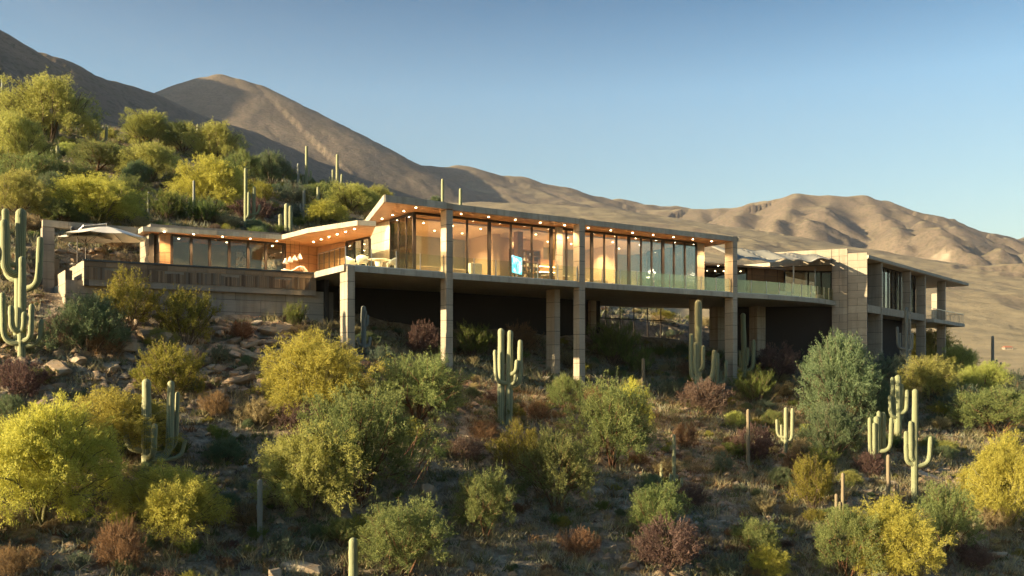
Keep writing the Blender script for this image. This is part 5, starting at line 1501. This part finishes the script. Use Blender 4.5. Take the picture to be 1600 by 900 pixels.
saguaro(1317, 818, 740, 6, [(1308, 818, 773, 6), (1312, 818, 785, 5)], 'slim tan cactus pole left of the golden palo verde', 'deadcactus')
saguaro(406, 848, 750, 9, [(402, 800, 790, 4)], 'charred dark cactus pole at lower left', 'greycactus')
saguaro(552, 912, 843, 16, [], 'barrel shaped green cactus at the bottom edge', name='barrel_cactus')
saguaro(568, 548, 478, 9, [(574, 510, 492, 5), (560, 540, 527, 6), (577, 542, 526, 6), (572, 496, 486, 4, -1)], 'grey stunted saguaro in the shade behind the leftmost deck column', 'greycactus', dmin=54)
saguaro(1416, 585, 480, 6, [(1404, 545, 510, 5), (1424, 548, 520, 4.5), (1409, 555, 520, 4, 1)], 'grey candelabra saguaro in front of the right wing columns', 'greycactus')
saguaro(1389, 572, 500, 4.5, [(1394, 540, 518, 4)], 'slender grey saguaro between the right wing columns', 'greycactus')
saguaro(1445, 575, 552, 5, [], 'small saguaro stub behind the yellow green bush', 'palecactus')
saguaro(1551, 590, 525, 5, [], 'lone dark saguaro pole against the plain at right', 'greycactus')
saguaro(1507, 575, 543, 3.5, [(1514, 575, 556, 3)], 'thin saguaro pole near the end balcony', 'greycactus')
saguaro(1557, 592, 562, 4, [(1565, 592, 566, 4)], 'pair of short saguaro stubs at the right edge of the slope', 'greycactus')
# on the hill
HG = 'saguaros on the hill'
for a in [
    (88, 222, 130, 7, [(84, 190, 165, 5), (94, 186, 172, 5)], 'saguaro with twin arms in front of the crest tree at upper left', 'greycactus'),
    (4, 200, 124, 5, [(8, 160, 143, 4)], 'saguaro at the upper left corner', 'greycactus'),
    (152, 232, 177, 6.5, [(139, 232, 182, 6), (145, 215, 190, 5), (164, 222, 197, 5), (136, 222, 190, 5)], 'saguaro of several pale stems on the hill crest', 'palecactus'),
    (90, 258, 227, 6, [(78, 258, 228, 5), (84, 258, 234, 5)], 'three short saguaro stems low on the left hill', 'palecactus'),
    (119, 352, 290, 5, [], 'thin grey saguaro pole in front of the wide yellow tree', 'greycactus'),
    (303, 332, 282, 4.5, [(310, 332, 312, 4), (296, 325, 316, 3)], 'thin saguaro in front of the brightest hill tree', 'greycactus'),
    (384, 358, 262, 6, [(395, 345, 290, 6), (389, 340, 300, 5), (403, 335, 318, 4)], 'tall saguaro beside the brightest hill tree', 'cactus'),
    (448, 366, 318, 8.5, [(437, 366, 334, 6.5), (454, 366, 322, 7)], 'thick ribbed saguaro clump just above the low roof', 'palecactus'),
    (466, 300, 255, 4.5, [], 'slender saguaro on the skyline, left one of the group', 'greycactus'),
    (479, 300, 228, 5, [(485, 282, 266, 4), (474, 290, 276, 3.5)], 'tallest slender saguaro on the skyline', 'palecactus'),
    (527, 298, 238, 5, [(520, 290, 262, 4), (534, 290, 270, 4), (515, 296, 272, 4)], 'slender saguaro with short arms on the skyline near the roof', 'palecactus'),
    (497, 350, 292, 5, [(491, 350, 326, 4)], 'slim saguaro beside the bright bush above the low roof', 'palecactus'),
    (475, 350, 298, 5, [(470, 335, 318, 4), (481, 338, 325, 4)], 'slim saguaro left of the bright bush above the low roof', 'greycactus'),
    (309, 230, 195, 4, [(316, 230, 200, 4)], 'pair of thin saguaro tips in the skyline tree', 'palecactus'),
    (232, 340, 300, 4, [], 'faint grey saguaro pole in the middle of the hill', 'greycactus'),
]:
    saguaro(*a[:6], mat=a[6], dmin=62.0, group=HG)
for px, top, w, lb in ((691.5, 279, 5, 'left of the two saguaro tips seen over the main roof'), (719.5, 294, 5.5, 'right of the two saguaro tips seen over the main roof')):
    p = at_depth(px, top, 92.0); gz = float(ground(p.x, p.y))
    saguaro(px, HY - gz / p.y * FPX, top, w, [], lb, 'palecactus', pos=Vector((p.x, p.y, gz)), group=HG)

# ------------------------------------------------------------------ rocks
def mat_rock():
    t = NT('sandstone_rock'); p = t.pos(); r = t.rnd()
    n = t.noise(p, 1.6, 6, 0.65); n2 = t.noise(p, 12, 5, 0.7); st = t.noise(t.mapping(p, (1.5, 1.5, 14)), 1.5, 4, 0.6)
    c = t.ramp(r, [(0.0, (0.25, 0.185, 0.13)), (0.35, (0.34, 0.265, 0.19)), (0.7, (0.41, 0.34, 0.26)), (1.0, (0.34, 0.305, 0.26))])
    c = t.mix(t.ramp(n, [(0.40, (0, 0, 0)), (0.68, (0.75, 0.75, 0.75))]), c, (0.40, 0.25, 0.13))
    c = t.mix(t.ramp(st, [(0.5, (0, 0, 0)), (0.72, (0.6, 0.6, 0.6))]), c, (0.14, 0.105, 0.08))
    h = t.math('ADD', t.math('MULTIPLY', n2, .6), st)
    t.principled(c, 0.9, t.bump(h, 0.7, 0.06), spec=0.15); return t.m
M['rock'] = mat_rock()
def rock_mesh(seed, flat):
    import bmesh
    g = np.random.default_rng(seed); bm = bmesh.new()
    P = g.normal(size=(26, 3)); P /= np.linalg.norm(P, axis=1)[:, None]; P *= g.uniform(.75, 1.0, (26, 1))
    P = np.sign(P) * np.abs(P) ** 0.75
    P[:, 2] *= flat; P[:, 0] *= 1.15; P[:, 1] *= g.uniform(.65, .95)
    P[:, 2] = np.minimum(P[:, 2], flat * g.uniform(.55, .8))
    for q in P: bm.verts.new(q)
    r = bmesh.ops.convex_hull(bm, input=bm.verts)
    bmesh.ops.delete(bm, geom=[v for v in bm.verts if not v.link_faces], context='VERTS')
    me = bpy.data.meshes.new('rock'); bm.to_mesh(me); bm.free(); me.materials.append(M['rock'])
    return me
ROCKS = [rock_mesh(40 + i, f) for i, f in enumerate((.35, .42, .5, .62, .7, .45, .55))]
def in_house(p):
    u, v = p.x * EU.x + p.y * EU.y, p.x * EV.x + p.y * EV.y
    return (6.9 < u < 24.2 and 54.2 < v < 62.2) or (21 < u < 70 and 57.5 < v < 66)
def rock(p, size, label, group, k=None, tilt=.35):
    o = link('rock', ROCKS[k if k is not None else random.randrange(7)], None, p + Vector((0, 0, size * .08)),
             (random.uniform(-tilt, tilt), random.uniform(-tilt, tilt), random.uniform(0, 6.28)), (size / 2 * random.uniform(.85, 1.3), size / 2 * random.uniform(.8, 1.1), size / 2 * random.uniform(.8, 1.3)))
    return tag(o, label, 'rock', group)
for px, py, w, lb, k in ((92, 578, 44, 'large pale rounded boulder right of the stout saguaro', 3), (118, 568, 40, 'boulder touching the large pale one near the stout saguaro', 2),
                         (38, 532, 36, 'pale slab at the foot of the giant saguaro', 0), (232, 528, 60, 'broad slab of rock at the top of the scree', 0), (255, 542, 54, 'angular rock beside the broad slab of the scree', 4),
                         (205, 548, 40, 'blocky rock left of the scree', 4), (372, 600, 50, 'pale slab at the bottom of the scree', 0), (335, 618, 44, 'flat pale slab below the scree', 1), (400, 565, 38, 'pointed slab in the scree', 5),
                         (428, 520, 46, 'flat stone against the foot of the retaining wall', 0), (440, 545, 36, 'tilted stone under the retaining wall foot', 2), (472, 893, 56, 'largest boulder at the bottom edge, left of the barrel cactus', 1),
                         (428, 905, 44, 'boulder left of the largest bottom boulder', 3), (670, 772, 36, 'tan block right of the big red trunked tree', 4), (460, 856, 20, 'small pale stone above the largest bottom boulder', 3),
                         (982, 888, 32, 'pale boulder at the bottom right of centre', 2), (1222, 848, 26, 'pale stone right of the small green shrub', 5), (1448, 748, 34, 'pale slab behind the wide armed tan saguaro', 1),
                         (25, 680, 46, 'weathered rock at the left edge', 2), (1560, 870, 34, 'dark slab under the brightest yellow tree', 1)):
    p = on_ground(px, py); rock(p, w * p.y / FPX, lb, 'named boulders', k)
ZONES = [  # polygonless boxes in the photograph: x0, x1, y0, y1, count, size range in pixels, label, group
    (165, 300, 505, 590, 38, (18, 40), 'brown slab in the scree left of the retaining wall middle', 'scree stones on the left'),
    (300, 480, 505, 560, 46, (16, 38), 'pale slab in the scree directly under the retaining wall', 'scree stones under the wall'),
    (300, 420, 560, 640, 40, (14, 34), 'tan stone in the lower tongue of the scree', 'scree stones in the lower tongue'),
    (0, 165, 540, 640, 34, (12, 28), 'stone scattered around the two big saguaros', 'stones around the big saguaros'),
    (240, 470, 640, 900, 26, (9, 20), 'stone on the dark soil between the left trees', 'stones between the left trees'),
    (690, 900, 590, 720, 26, (9, 20), 'small stone around the double stemmed saguaro', 'stones around the double saguaro'),
    (880, 1110, 640, 900, 24, (8, 18), 'small stone on the dim slope at bottom centre', 'stones at bottom centre'),
    (1110, 1360, 600, 860, 34, (8, 20), 'pale stone on the open slope below the curved balcony', 'stones below the curved balcony'),
    (1360, 1500, 640, 820, 24, (9, 22), 'pale stone around the tan saguaro at right', 'stones at right'),
    (88, 218, 368, 410, 26, (8, 20), 'rock in the cut bank behind the umbrellas', 'rocks behind the umbrellas'),
    (1040, 1110, 505, 540, 8, (6, 12), 'sunlit rock seen through the open undercroft', 'rocks beyond the undercroft'),
]
for x0, x1, y0, y1, cnt, (a, b), lb, gp in ZONES:
    for k in range(cnt):
        px, py = random.uniform(x0, x1), random.uniform(y0, y1)
        p = on_ground(px, py, 56.5 if gp.startswith('rocks behind') else 18.0)
        if in_house(p): continue
        rock(p, random.uniform(a, b) * p.y / FPX, lb, gp)

# ------------------------------------------------------------------ ground cover nobody could count
def scatter(n, dmin, dmax, seed, dens=None):
    g = np.random.default_rng(seed)
    d = np.sqrt(g.uniform(dmin ** 2, dmax ** 2, n)); az = g.uniform(-.60, .60, n)
    X = d * az; Y = d
    u = X * EU.x + Y * EU.y; v = X * EV.x + Y * EV.y
    ok = ~(((u > 6.9) & (u < 24.2) & (v > 54.4) & (v < 61.8)) | ((u > 21) & (u < 92) & (v > 57.0) & (v < 66)))
    if dens is not None: ok &= g.uniform(0, 1, n) < dens(X, Y)
    X, Y = X[ok], Y[ok]
    return np.stack([X, Y, ground(X, Y)], 1), g
def clump(name, n, dmin, dmax, seed, blades, hgt, wid, rad, mat, label, dens=None, splay=.6, Lvar=.5):
    P, g = scatter(n, dmin, dmax, seed, dens)
    m = len(P)
    hs = g.uniform(1 - Lvar, 1 + Lvar, m) * hgt
    B = np.repeat(P, blades, 0); H = np.repeat(hs, blades) * g.uniform(.5, 1.15, m * blades)
    off = g.normal(0, 1, (m * blades, 3)) * rad; off[:, 2] = 0
    dr = np.stack([g.normal(0, splay, m * blades), g.normal(0, splay, m * blades), np.ones(m * blades)], 1); dr /= np.linalg.norm(dr, axis=1)[:, None]
    b0 = B + off - np.array([0, 0, .02]); tip = b0 + dr * H[:, None]
    sd = np.cross(dr, g.normal(size=dr.shape)); sd /= np.linalg.norm(sd, axis=1)[:, None]
    V = np.stack([b0 - sd * wid / 2, b0 + sd * wid / 2, tip], 1).reshape(-1, 3)
    tint = np.repeat(np.repeat(g.uniform(0, 1, m), blades), 3)
    o = link(name, mesh_np(name, V, np.arange(len(V)).reshape(-1, 3), mat, False, tint))
    return tag(o, label, None, None, 'stuff')
def mat_cover(name, stops, trans=.35):
    t = NT(name); a = t.n('ShaderNodeAttribute'); a.attribute_name = 'tint'
    c = t.ramp(a.outputs['Fac'], stops)
    c = t.mix(t.noise(t.pos(), 3, 3, .6), c, t.mix(.5, c, (0.05, 0.04, 0.03)))
    d = t.n('ShaderNodeBsdfDiffuse'); tr = t.n('ShaderNodeBsdfTranslucent'); t.l(c, d.inputs[0]); t.l(c, tr.inputs[0])
    mx = t.n('ShaderNodeMixShader'); mx.inputs[0].default_value = trans; t.l(d.outputs[0], mx.inputs[1]); t.l(tr.outputs[0], mx.inputs[2]); t.l(mx.outputs[0], t.out.inputs['Surface'])
    return t.m
M['drygrass'] = mat_cover('dry_grass', [(0, (0.26, 0.19, 0.10)), (.3, (0.42, 0.34, 0.19)), (.6, (0.58, 0.50, 0.31)), (.8, (0.40, 0.38, 0.20)), (1, (0.30, 0.30, 0.15))])
M['scrub'] = mat_cover('low_scrub', [(0, (0.13, 0.15, 0.06)), (.25, (0.26, 0.27, 0.14)), (.42, (0.32, 0.20, 0.10)), (.55, (0.17, 0.10, 0.075)), (.7, (0.36, 0.38, 0.27)), (.85, (0.46, 0.44, 0.33)), (1, (0.40, 0.33, 0.16))])
dn = lambda X, Y: .25 + .75 * (fbm(X / 3.0, Y / 3.0, 5, 3) > -.05)
clump('dry_grass', 15000, 26, 80, 21, 16, .52, .038, .13, M['drygrass'], 'dry tan grass tufts over the whole slope', dn, .55)
clump('low_scrub', 13000, 26, 80, 22, 26, .32, .070, .19, M['scrub'], 'low dull scrub between the stones', None, .8)
clump('hill_scrub', 9000, 60, 128, 23, 16, .50, .09, .22, M['scrub'], 'low scrub on the hill behind the house', None, .8)
clump('hill_grass', 7000, 58, 125, 24, 8, .45, .035, .12, M['drygrass'], 'dry grass on the hill behind the house', None, .5)
# the smallest shrubs and grass clumps, too many to tell apart
def scrub_mass(n, dmin, dmax, seed, kinds, r0, r1, name, label):
    P, g = scatter(n, dmin, dmax, seed, lambda X, Y: .35 + .65 * (fbm(X / 5.0, Y / 5.0, 25, 3) > -.05))
    pc = bpy.data.collections.new(name + '_kinds')
    for i, k in enumerate(kinds):
        if (k, 0) not in PL: PL[(k, 0)] = make_plant(k, 100 * len(PL) + 5)
        crown, stem, rad, top = PL[(k, 0)]
        po = bpy.data.objects.new('%s_kind_%02d' % (name, i), crown); pc.objects.link(po); po.scale = (1 / rad,) * 3
    me = bpy.data.meshes.new(name); me.from_pydata([tuple(p) for p in P], [], [])
    at = me.attributes.new('size', 'FLOAT', 'POINT'); at.data.foreach_set('value', (r0 + (r1 - r0) * g.uniform(0, 1, len(P)) ** 1.6).astype(np.float32))
    o = link(name, me); tag(o, label, None, None, 'stuff')
    t = bpy.data.node_groups.new(name, 'GeometryNodeTree')
    t.interface.new_socket('Geometry', in_out='INPUT', socket_type='NodeSocketGeometry'); t.interface.new_socket('Geometry', in_out='OUTPUT', socket_type='NodeSocketGeometry')
    N = t.nodes.new; L = t.links.new
    gi, go, ci, ip, rv, na = N('NodeGroupInput'), N('NodeGroupOutput'), N('GeometryNodeCollectionInfo'), N('GeometryNodeInstanceOnPoints'), N('FunctionNodeRandomValue'), N('GeometryNodeInputNamedAttribute')
    ci.inputs['Collection'].default_value = pc; ci.inputs['Separate Children'].default_value = True; ci.inputs['Reset Children'].default_value = False
    ip.inputs['Pick Instance'].default_value = True
    rv.data_type = 'FLOAT_VECTOR'; rv.inputs[0].default_value = (-.12, -.12, 0); rv.inputs[1].default_value = (.12, .12, 6.28)
    na.data_type = 'FLOAT'; na.inputs['Name'].default_value = 'size'
    L(gi.outputs[0], ip.inputs['Points']); L(ci.outputs[0], ip.inputs['Instance']); L(rv.outputs[0], ip.inputs['Rotation']); L(na.outputs[0], ip.inputs['Scale']); L(ip.outputs[0], go.inputs[0])
    md = o.modifiers.new('scatter', 'NODES'); md.node_group = t
scrub_mass(1500, 28, 79, 51, ['straw', 'bluebush', 'rust', 'sage', 'broom', 'straw', 'purple', 'creosote'], .16, .50, 'small_scrub', 'small mixed scrub and grass clumps covering the slope')
scrub_mass(900, 62, 124, 52, ['bluebush', 'sage', 'broom', 'creosote', 'straw'], .35, .9, 'hillside_scrub', 'low mixed scrub covering the hill behind the pool wing')
def pebbles(n, dmin, dmax, seed, s0, s1, label, dens=None):
    P, g = scatter(n, dmin, dmax, seed, dens or (lambda X, Y: .2 + .8 * (fbm(X / 4.5, Y / 4.5, 15, 3) > .0)))
    m = len(P); s = s0 + (s1 - s0) * g.uniform(0, 1, m) ** 2.2
    base = np.array([(1, 0, 0), (.3, .9, 0), (-.8, .5, 0), (-.7, -.6, 0), (.4, -.8, 0), (.35, .1, .75), (-.35, .15, .6), (-.1, -.35, .7)])
    tri = np.array([(0, 1, 5), (1, 2, 6), (1, 6, 5), (2, 3, 6), (3, 4, 7), (3, 7, 6), (4, 0, 5), (4, 5, 7), (5, 6, 7)])
    a = g.uniform(0, 6.28, m); c, sn = np.cos(a), np.sin(a)
    V = base[None] * (1 + g.normal(0, .28, (m, 8, 3))) * s[:, None, None] * np.array([1, 1, .7])
    V = np.stack([V[..., 0] * c[:, None] - V[..., 1] * sn[:, None], V[..., 0] * sn[:, None] + V[..., 1] * c[:, None], V[..., 2]], -1) + P[:, None] - np.array([0, 0, .02])
    F = (tri[None] + (np.arange(m) * 8)[:, None, None]).reshape(-1, 3)
    o = link('gravel', mesh_np('gravel', V.reshape(-1, 3), F, M['rock']))
    tag(o, label, None, None, 'stuff')
pebbles(19000, 26, 80, 31, .05, .38, 'loose gravel and small stones over the slope')
def scree(X, Y):
    px = CX + X / Y * FPX; py = HY - ground(X, Y) / Y * FPX
    return ((px > 150) & (px < 500) & (py > 495) & (py < 650)) * (.25 + .75 * (fbm(X / 2.5, Y / 2.5, 19, 3) > -.1)) + ((px > 0) & (px <= 150) & (py > 520) & (py < 660)) * .45
pebbles(16000, 42, 58, 33, .10, .50, 'broken angular rubble of the scree under the retaining wall', scree)
pebbles(4000, 58, 120, 32, .08, .40, 'loose stones on the hill behind the house')

# ------------------------------------------------------------------ a small red roofed house far out on the plain
def far_ground(px, py):
    t_ = np.arange(150.0, 2500.0, 4.0); kx, kz = (px - CX) / FPX, (HY - py) / FPX
    g = height(kx * t_, t_); i = np.nonzero(kz * t_ <= g)[0]
    d = t_[i[0]] if len(i) else 600.0
    return Vector((kx * d, d, float(height(np.array([kx * d]), np.array([d]))[0])))
M['rooftile'] = mat_plain('red_roof_tile', (0.34, 0.13, 0.07), 0.8)
for px, py, w, lb in ((1574, 546, 13, 'tiny red roofed house far out on the plain at the right edge'),):
    p = far_ground(px, py); q = w * p.y / FPX / 2
    h = thing('distant_house', p, lb, 'house')
    MB().wbox(p.x - q, p.x + q, p.y - q * .7, p.y + q * .7, p.z - 3, p.z + q * .45).build('wall', 'retain', h)
    rm = MB(); z0 = p.z + q * .45
    rm.v = [(p.x - q * 1.12, p.y - q * .82, z0 + .02), (p.x + q * 1.12, p.y - q * .82, z0 + .02), (p.x + q * 1.12, p.y + q * .82, z0 + .02), (p.x - q * 1.12, p.y + q * .82, z0 + .02), (p.x - q * .6, p.y, z0 + q * .4), (p.x + q * .6, p.y, z0 + q * .4)]
    rm.f = [(0, 3, 2, 1), (0, 1, 5, 4), (2, 3, 4, 5), (1, 2, 5), (3, 0, 4)]
    rm.build('roof', 'rooftile', h)
    for k in (-.55, .0, .55): MB().wbox(p.x + q * k - q * .12, p.x + q * k + q * .12, p.y - q * .7 - .06, p.y - q * .7 - .01, p.z + q * .08, p.z + q * .32).build('window', 'metal', h)

# ------------------------------------------------------------------ every small shrub and stone is told apart by what it stands next to
LAND = [(33, 545, 'giant saguaro'), (230, 690, 'three stemmed saguaro'), (795, 640, 'double stemmed saguaro'), (1090, 610, 'tall pale saguaro'), (1140, 590, 'last tall column'),
        (697, 575, 'first tall column'), (905, 600, 'second tall column'), (545, 535, 'leftmost deck column'), (490, 610, 'glowing yellow palo verde'), (566, 740, 'big red trunked tree'),
        (406, 830, 'charred cactus pole'), (552, 885, 'barrel cactus'), (1053, 745, 'ringed pole cactus'), (1169, 700, 'lone dry cactus pole'), (1228, 690, 'small candelabra saguaro'),
        (1429, 740, 'wide armed tan saguaro'), (1395, 860, 'golden palo verde bush'), (1575, 770, 'brightest yellow tree'), (1312, 620, 'largest grey green bush'), (300, 495, 'retaining wall middle'),
        (510, 510, 'right retaining wall end'), (140, 530, 'spreading grey green bush'), (1560, 650, 'wide dim green bush'), (757, 800, 'round dark green shrub'), (957, 690, 'sunlit green tree'),
        (1551, 570, 'lone dark saguaro pole'), (150, 330, 'wide yellow hill tree'), (332, 300, 'brightest yellow hill tree'), (78, 190, 'crest tree'), (384, 320, 'tall hill saguaro'), (500, 290, 'skyline saguaros'),
        (165, 385, 'umbrellas'), (442, 365, 'low roof inner corner'), (10, 240, 'left hill edge trees'), (235, 250, 'middle hill tree'), (605, 325, 'main roof tip'), (865, 570, 'short rear column'),
        (90, 760, 'huge lower left palo verde'), (635, 850, 'dark bottom edge shrub'), (1268, 760, 'golden sided dark shrub'), (1410, 600, 'right wing columns'), (265, 600, 'olive golden bush'),
        (378, 525, 'pinkish dry shrub'), (483, 770, 'feathery yellow green tree'), (1045, 860, 'big dark purple shrub'), (1202, 885, 'small yellow bottom bush'), (868, 750, 'broad green shrub'), (1480, 820, 'green bush beside gold')]
ORD = ['closest to it', 'second closest', 'third closest', 'fourth closest', 'fifth closest', 'sixth closest', 'seventh closest', 'eighth closest', 'ninth closest', 'tenth closest', 'eleventh closest', 'twelfth closest',
       'thirteenth closest', 'fourteenth closest', 'fifteenth closest', 'sixteenth closest', 'seventeenth closest', 'eighteenth closest', 'nineteenth closest', 'twentieth closest']
_by = {}
SHORT = {v + ' ': v for v in KN.values()}
for o in COL.objects:
    if o.parent or 'label' not in o: continue
    noun = None
    if o.name.split('.')[0] == 'rock' and o.get('group') != 'named boulders':
        s_ = max(o.scale) * FPX / o.location.y * 2; noun = 'larger stone' if s_ > 26 else ('medium stone' if s_ > 16 else 'small stone')
    elif ' plants on the ' in o.get('group', ''):
        noun = next(v for v in KN.values() if o['label'].startswith(v))
    if not noun: continue
    px, py = CX + o.location.x / o.location.y * FPX, HY - o.location.z / o.location.y * FPX
    d2, lx, ly, ph = min(((px - a) ** 2 + (py - b) ** 2, a, b, c) for a, b, c in LAND)
    dx, dy = px - lx, py - ly
    rel = ('left of' if dx < 0 else 'right of') if abs(dx) > 2 * abs(dy) else (('above' if dy < 0 else 'below') if abs(dy) > 2 * abs(dx) else ('above' if dy < 0 else 'below') + (' and left of' if dx < 0 else ' and right of'))
    _by.setdefault((noun, rel, ph), []).append((d2, o.name))
for (noun, rel, ph), lst in _by.items():
    lst.sort()
    for k, (d2, nm) in enumerate(lst):
        bpy.data.objects[nm]['label'] = '%s %s the %s' % (noun, rel, ph) + ('' if len(lst) == 1 else ', ' + ORD[min(k, 19)].replace(' to it', ''))

# ------------------------------------------------------------------ the air between the house and the mountains
t = NT('desert_haze')
pv = t.n('ShaderNodeVolumePrincipled')
pv.inputs['Color'].default_value = (0.84, 0.84, 0.96, 1)
pv.inputs['Density'].default_value = 0.00005
pv.inputs['Anisotropy'].default_value = 0.2
t.l(pv.outputs[0], t.out.inputs['Volume'])
hz = MB().wbox(-3600, 3100, -60, 4700, -48, 1250).build('haze', t.m)
tag(hz, 'thin pale desert haze in the air', None, None, 'stuff')
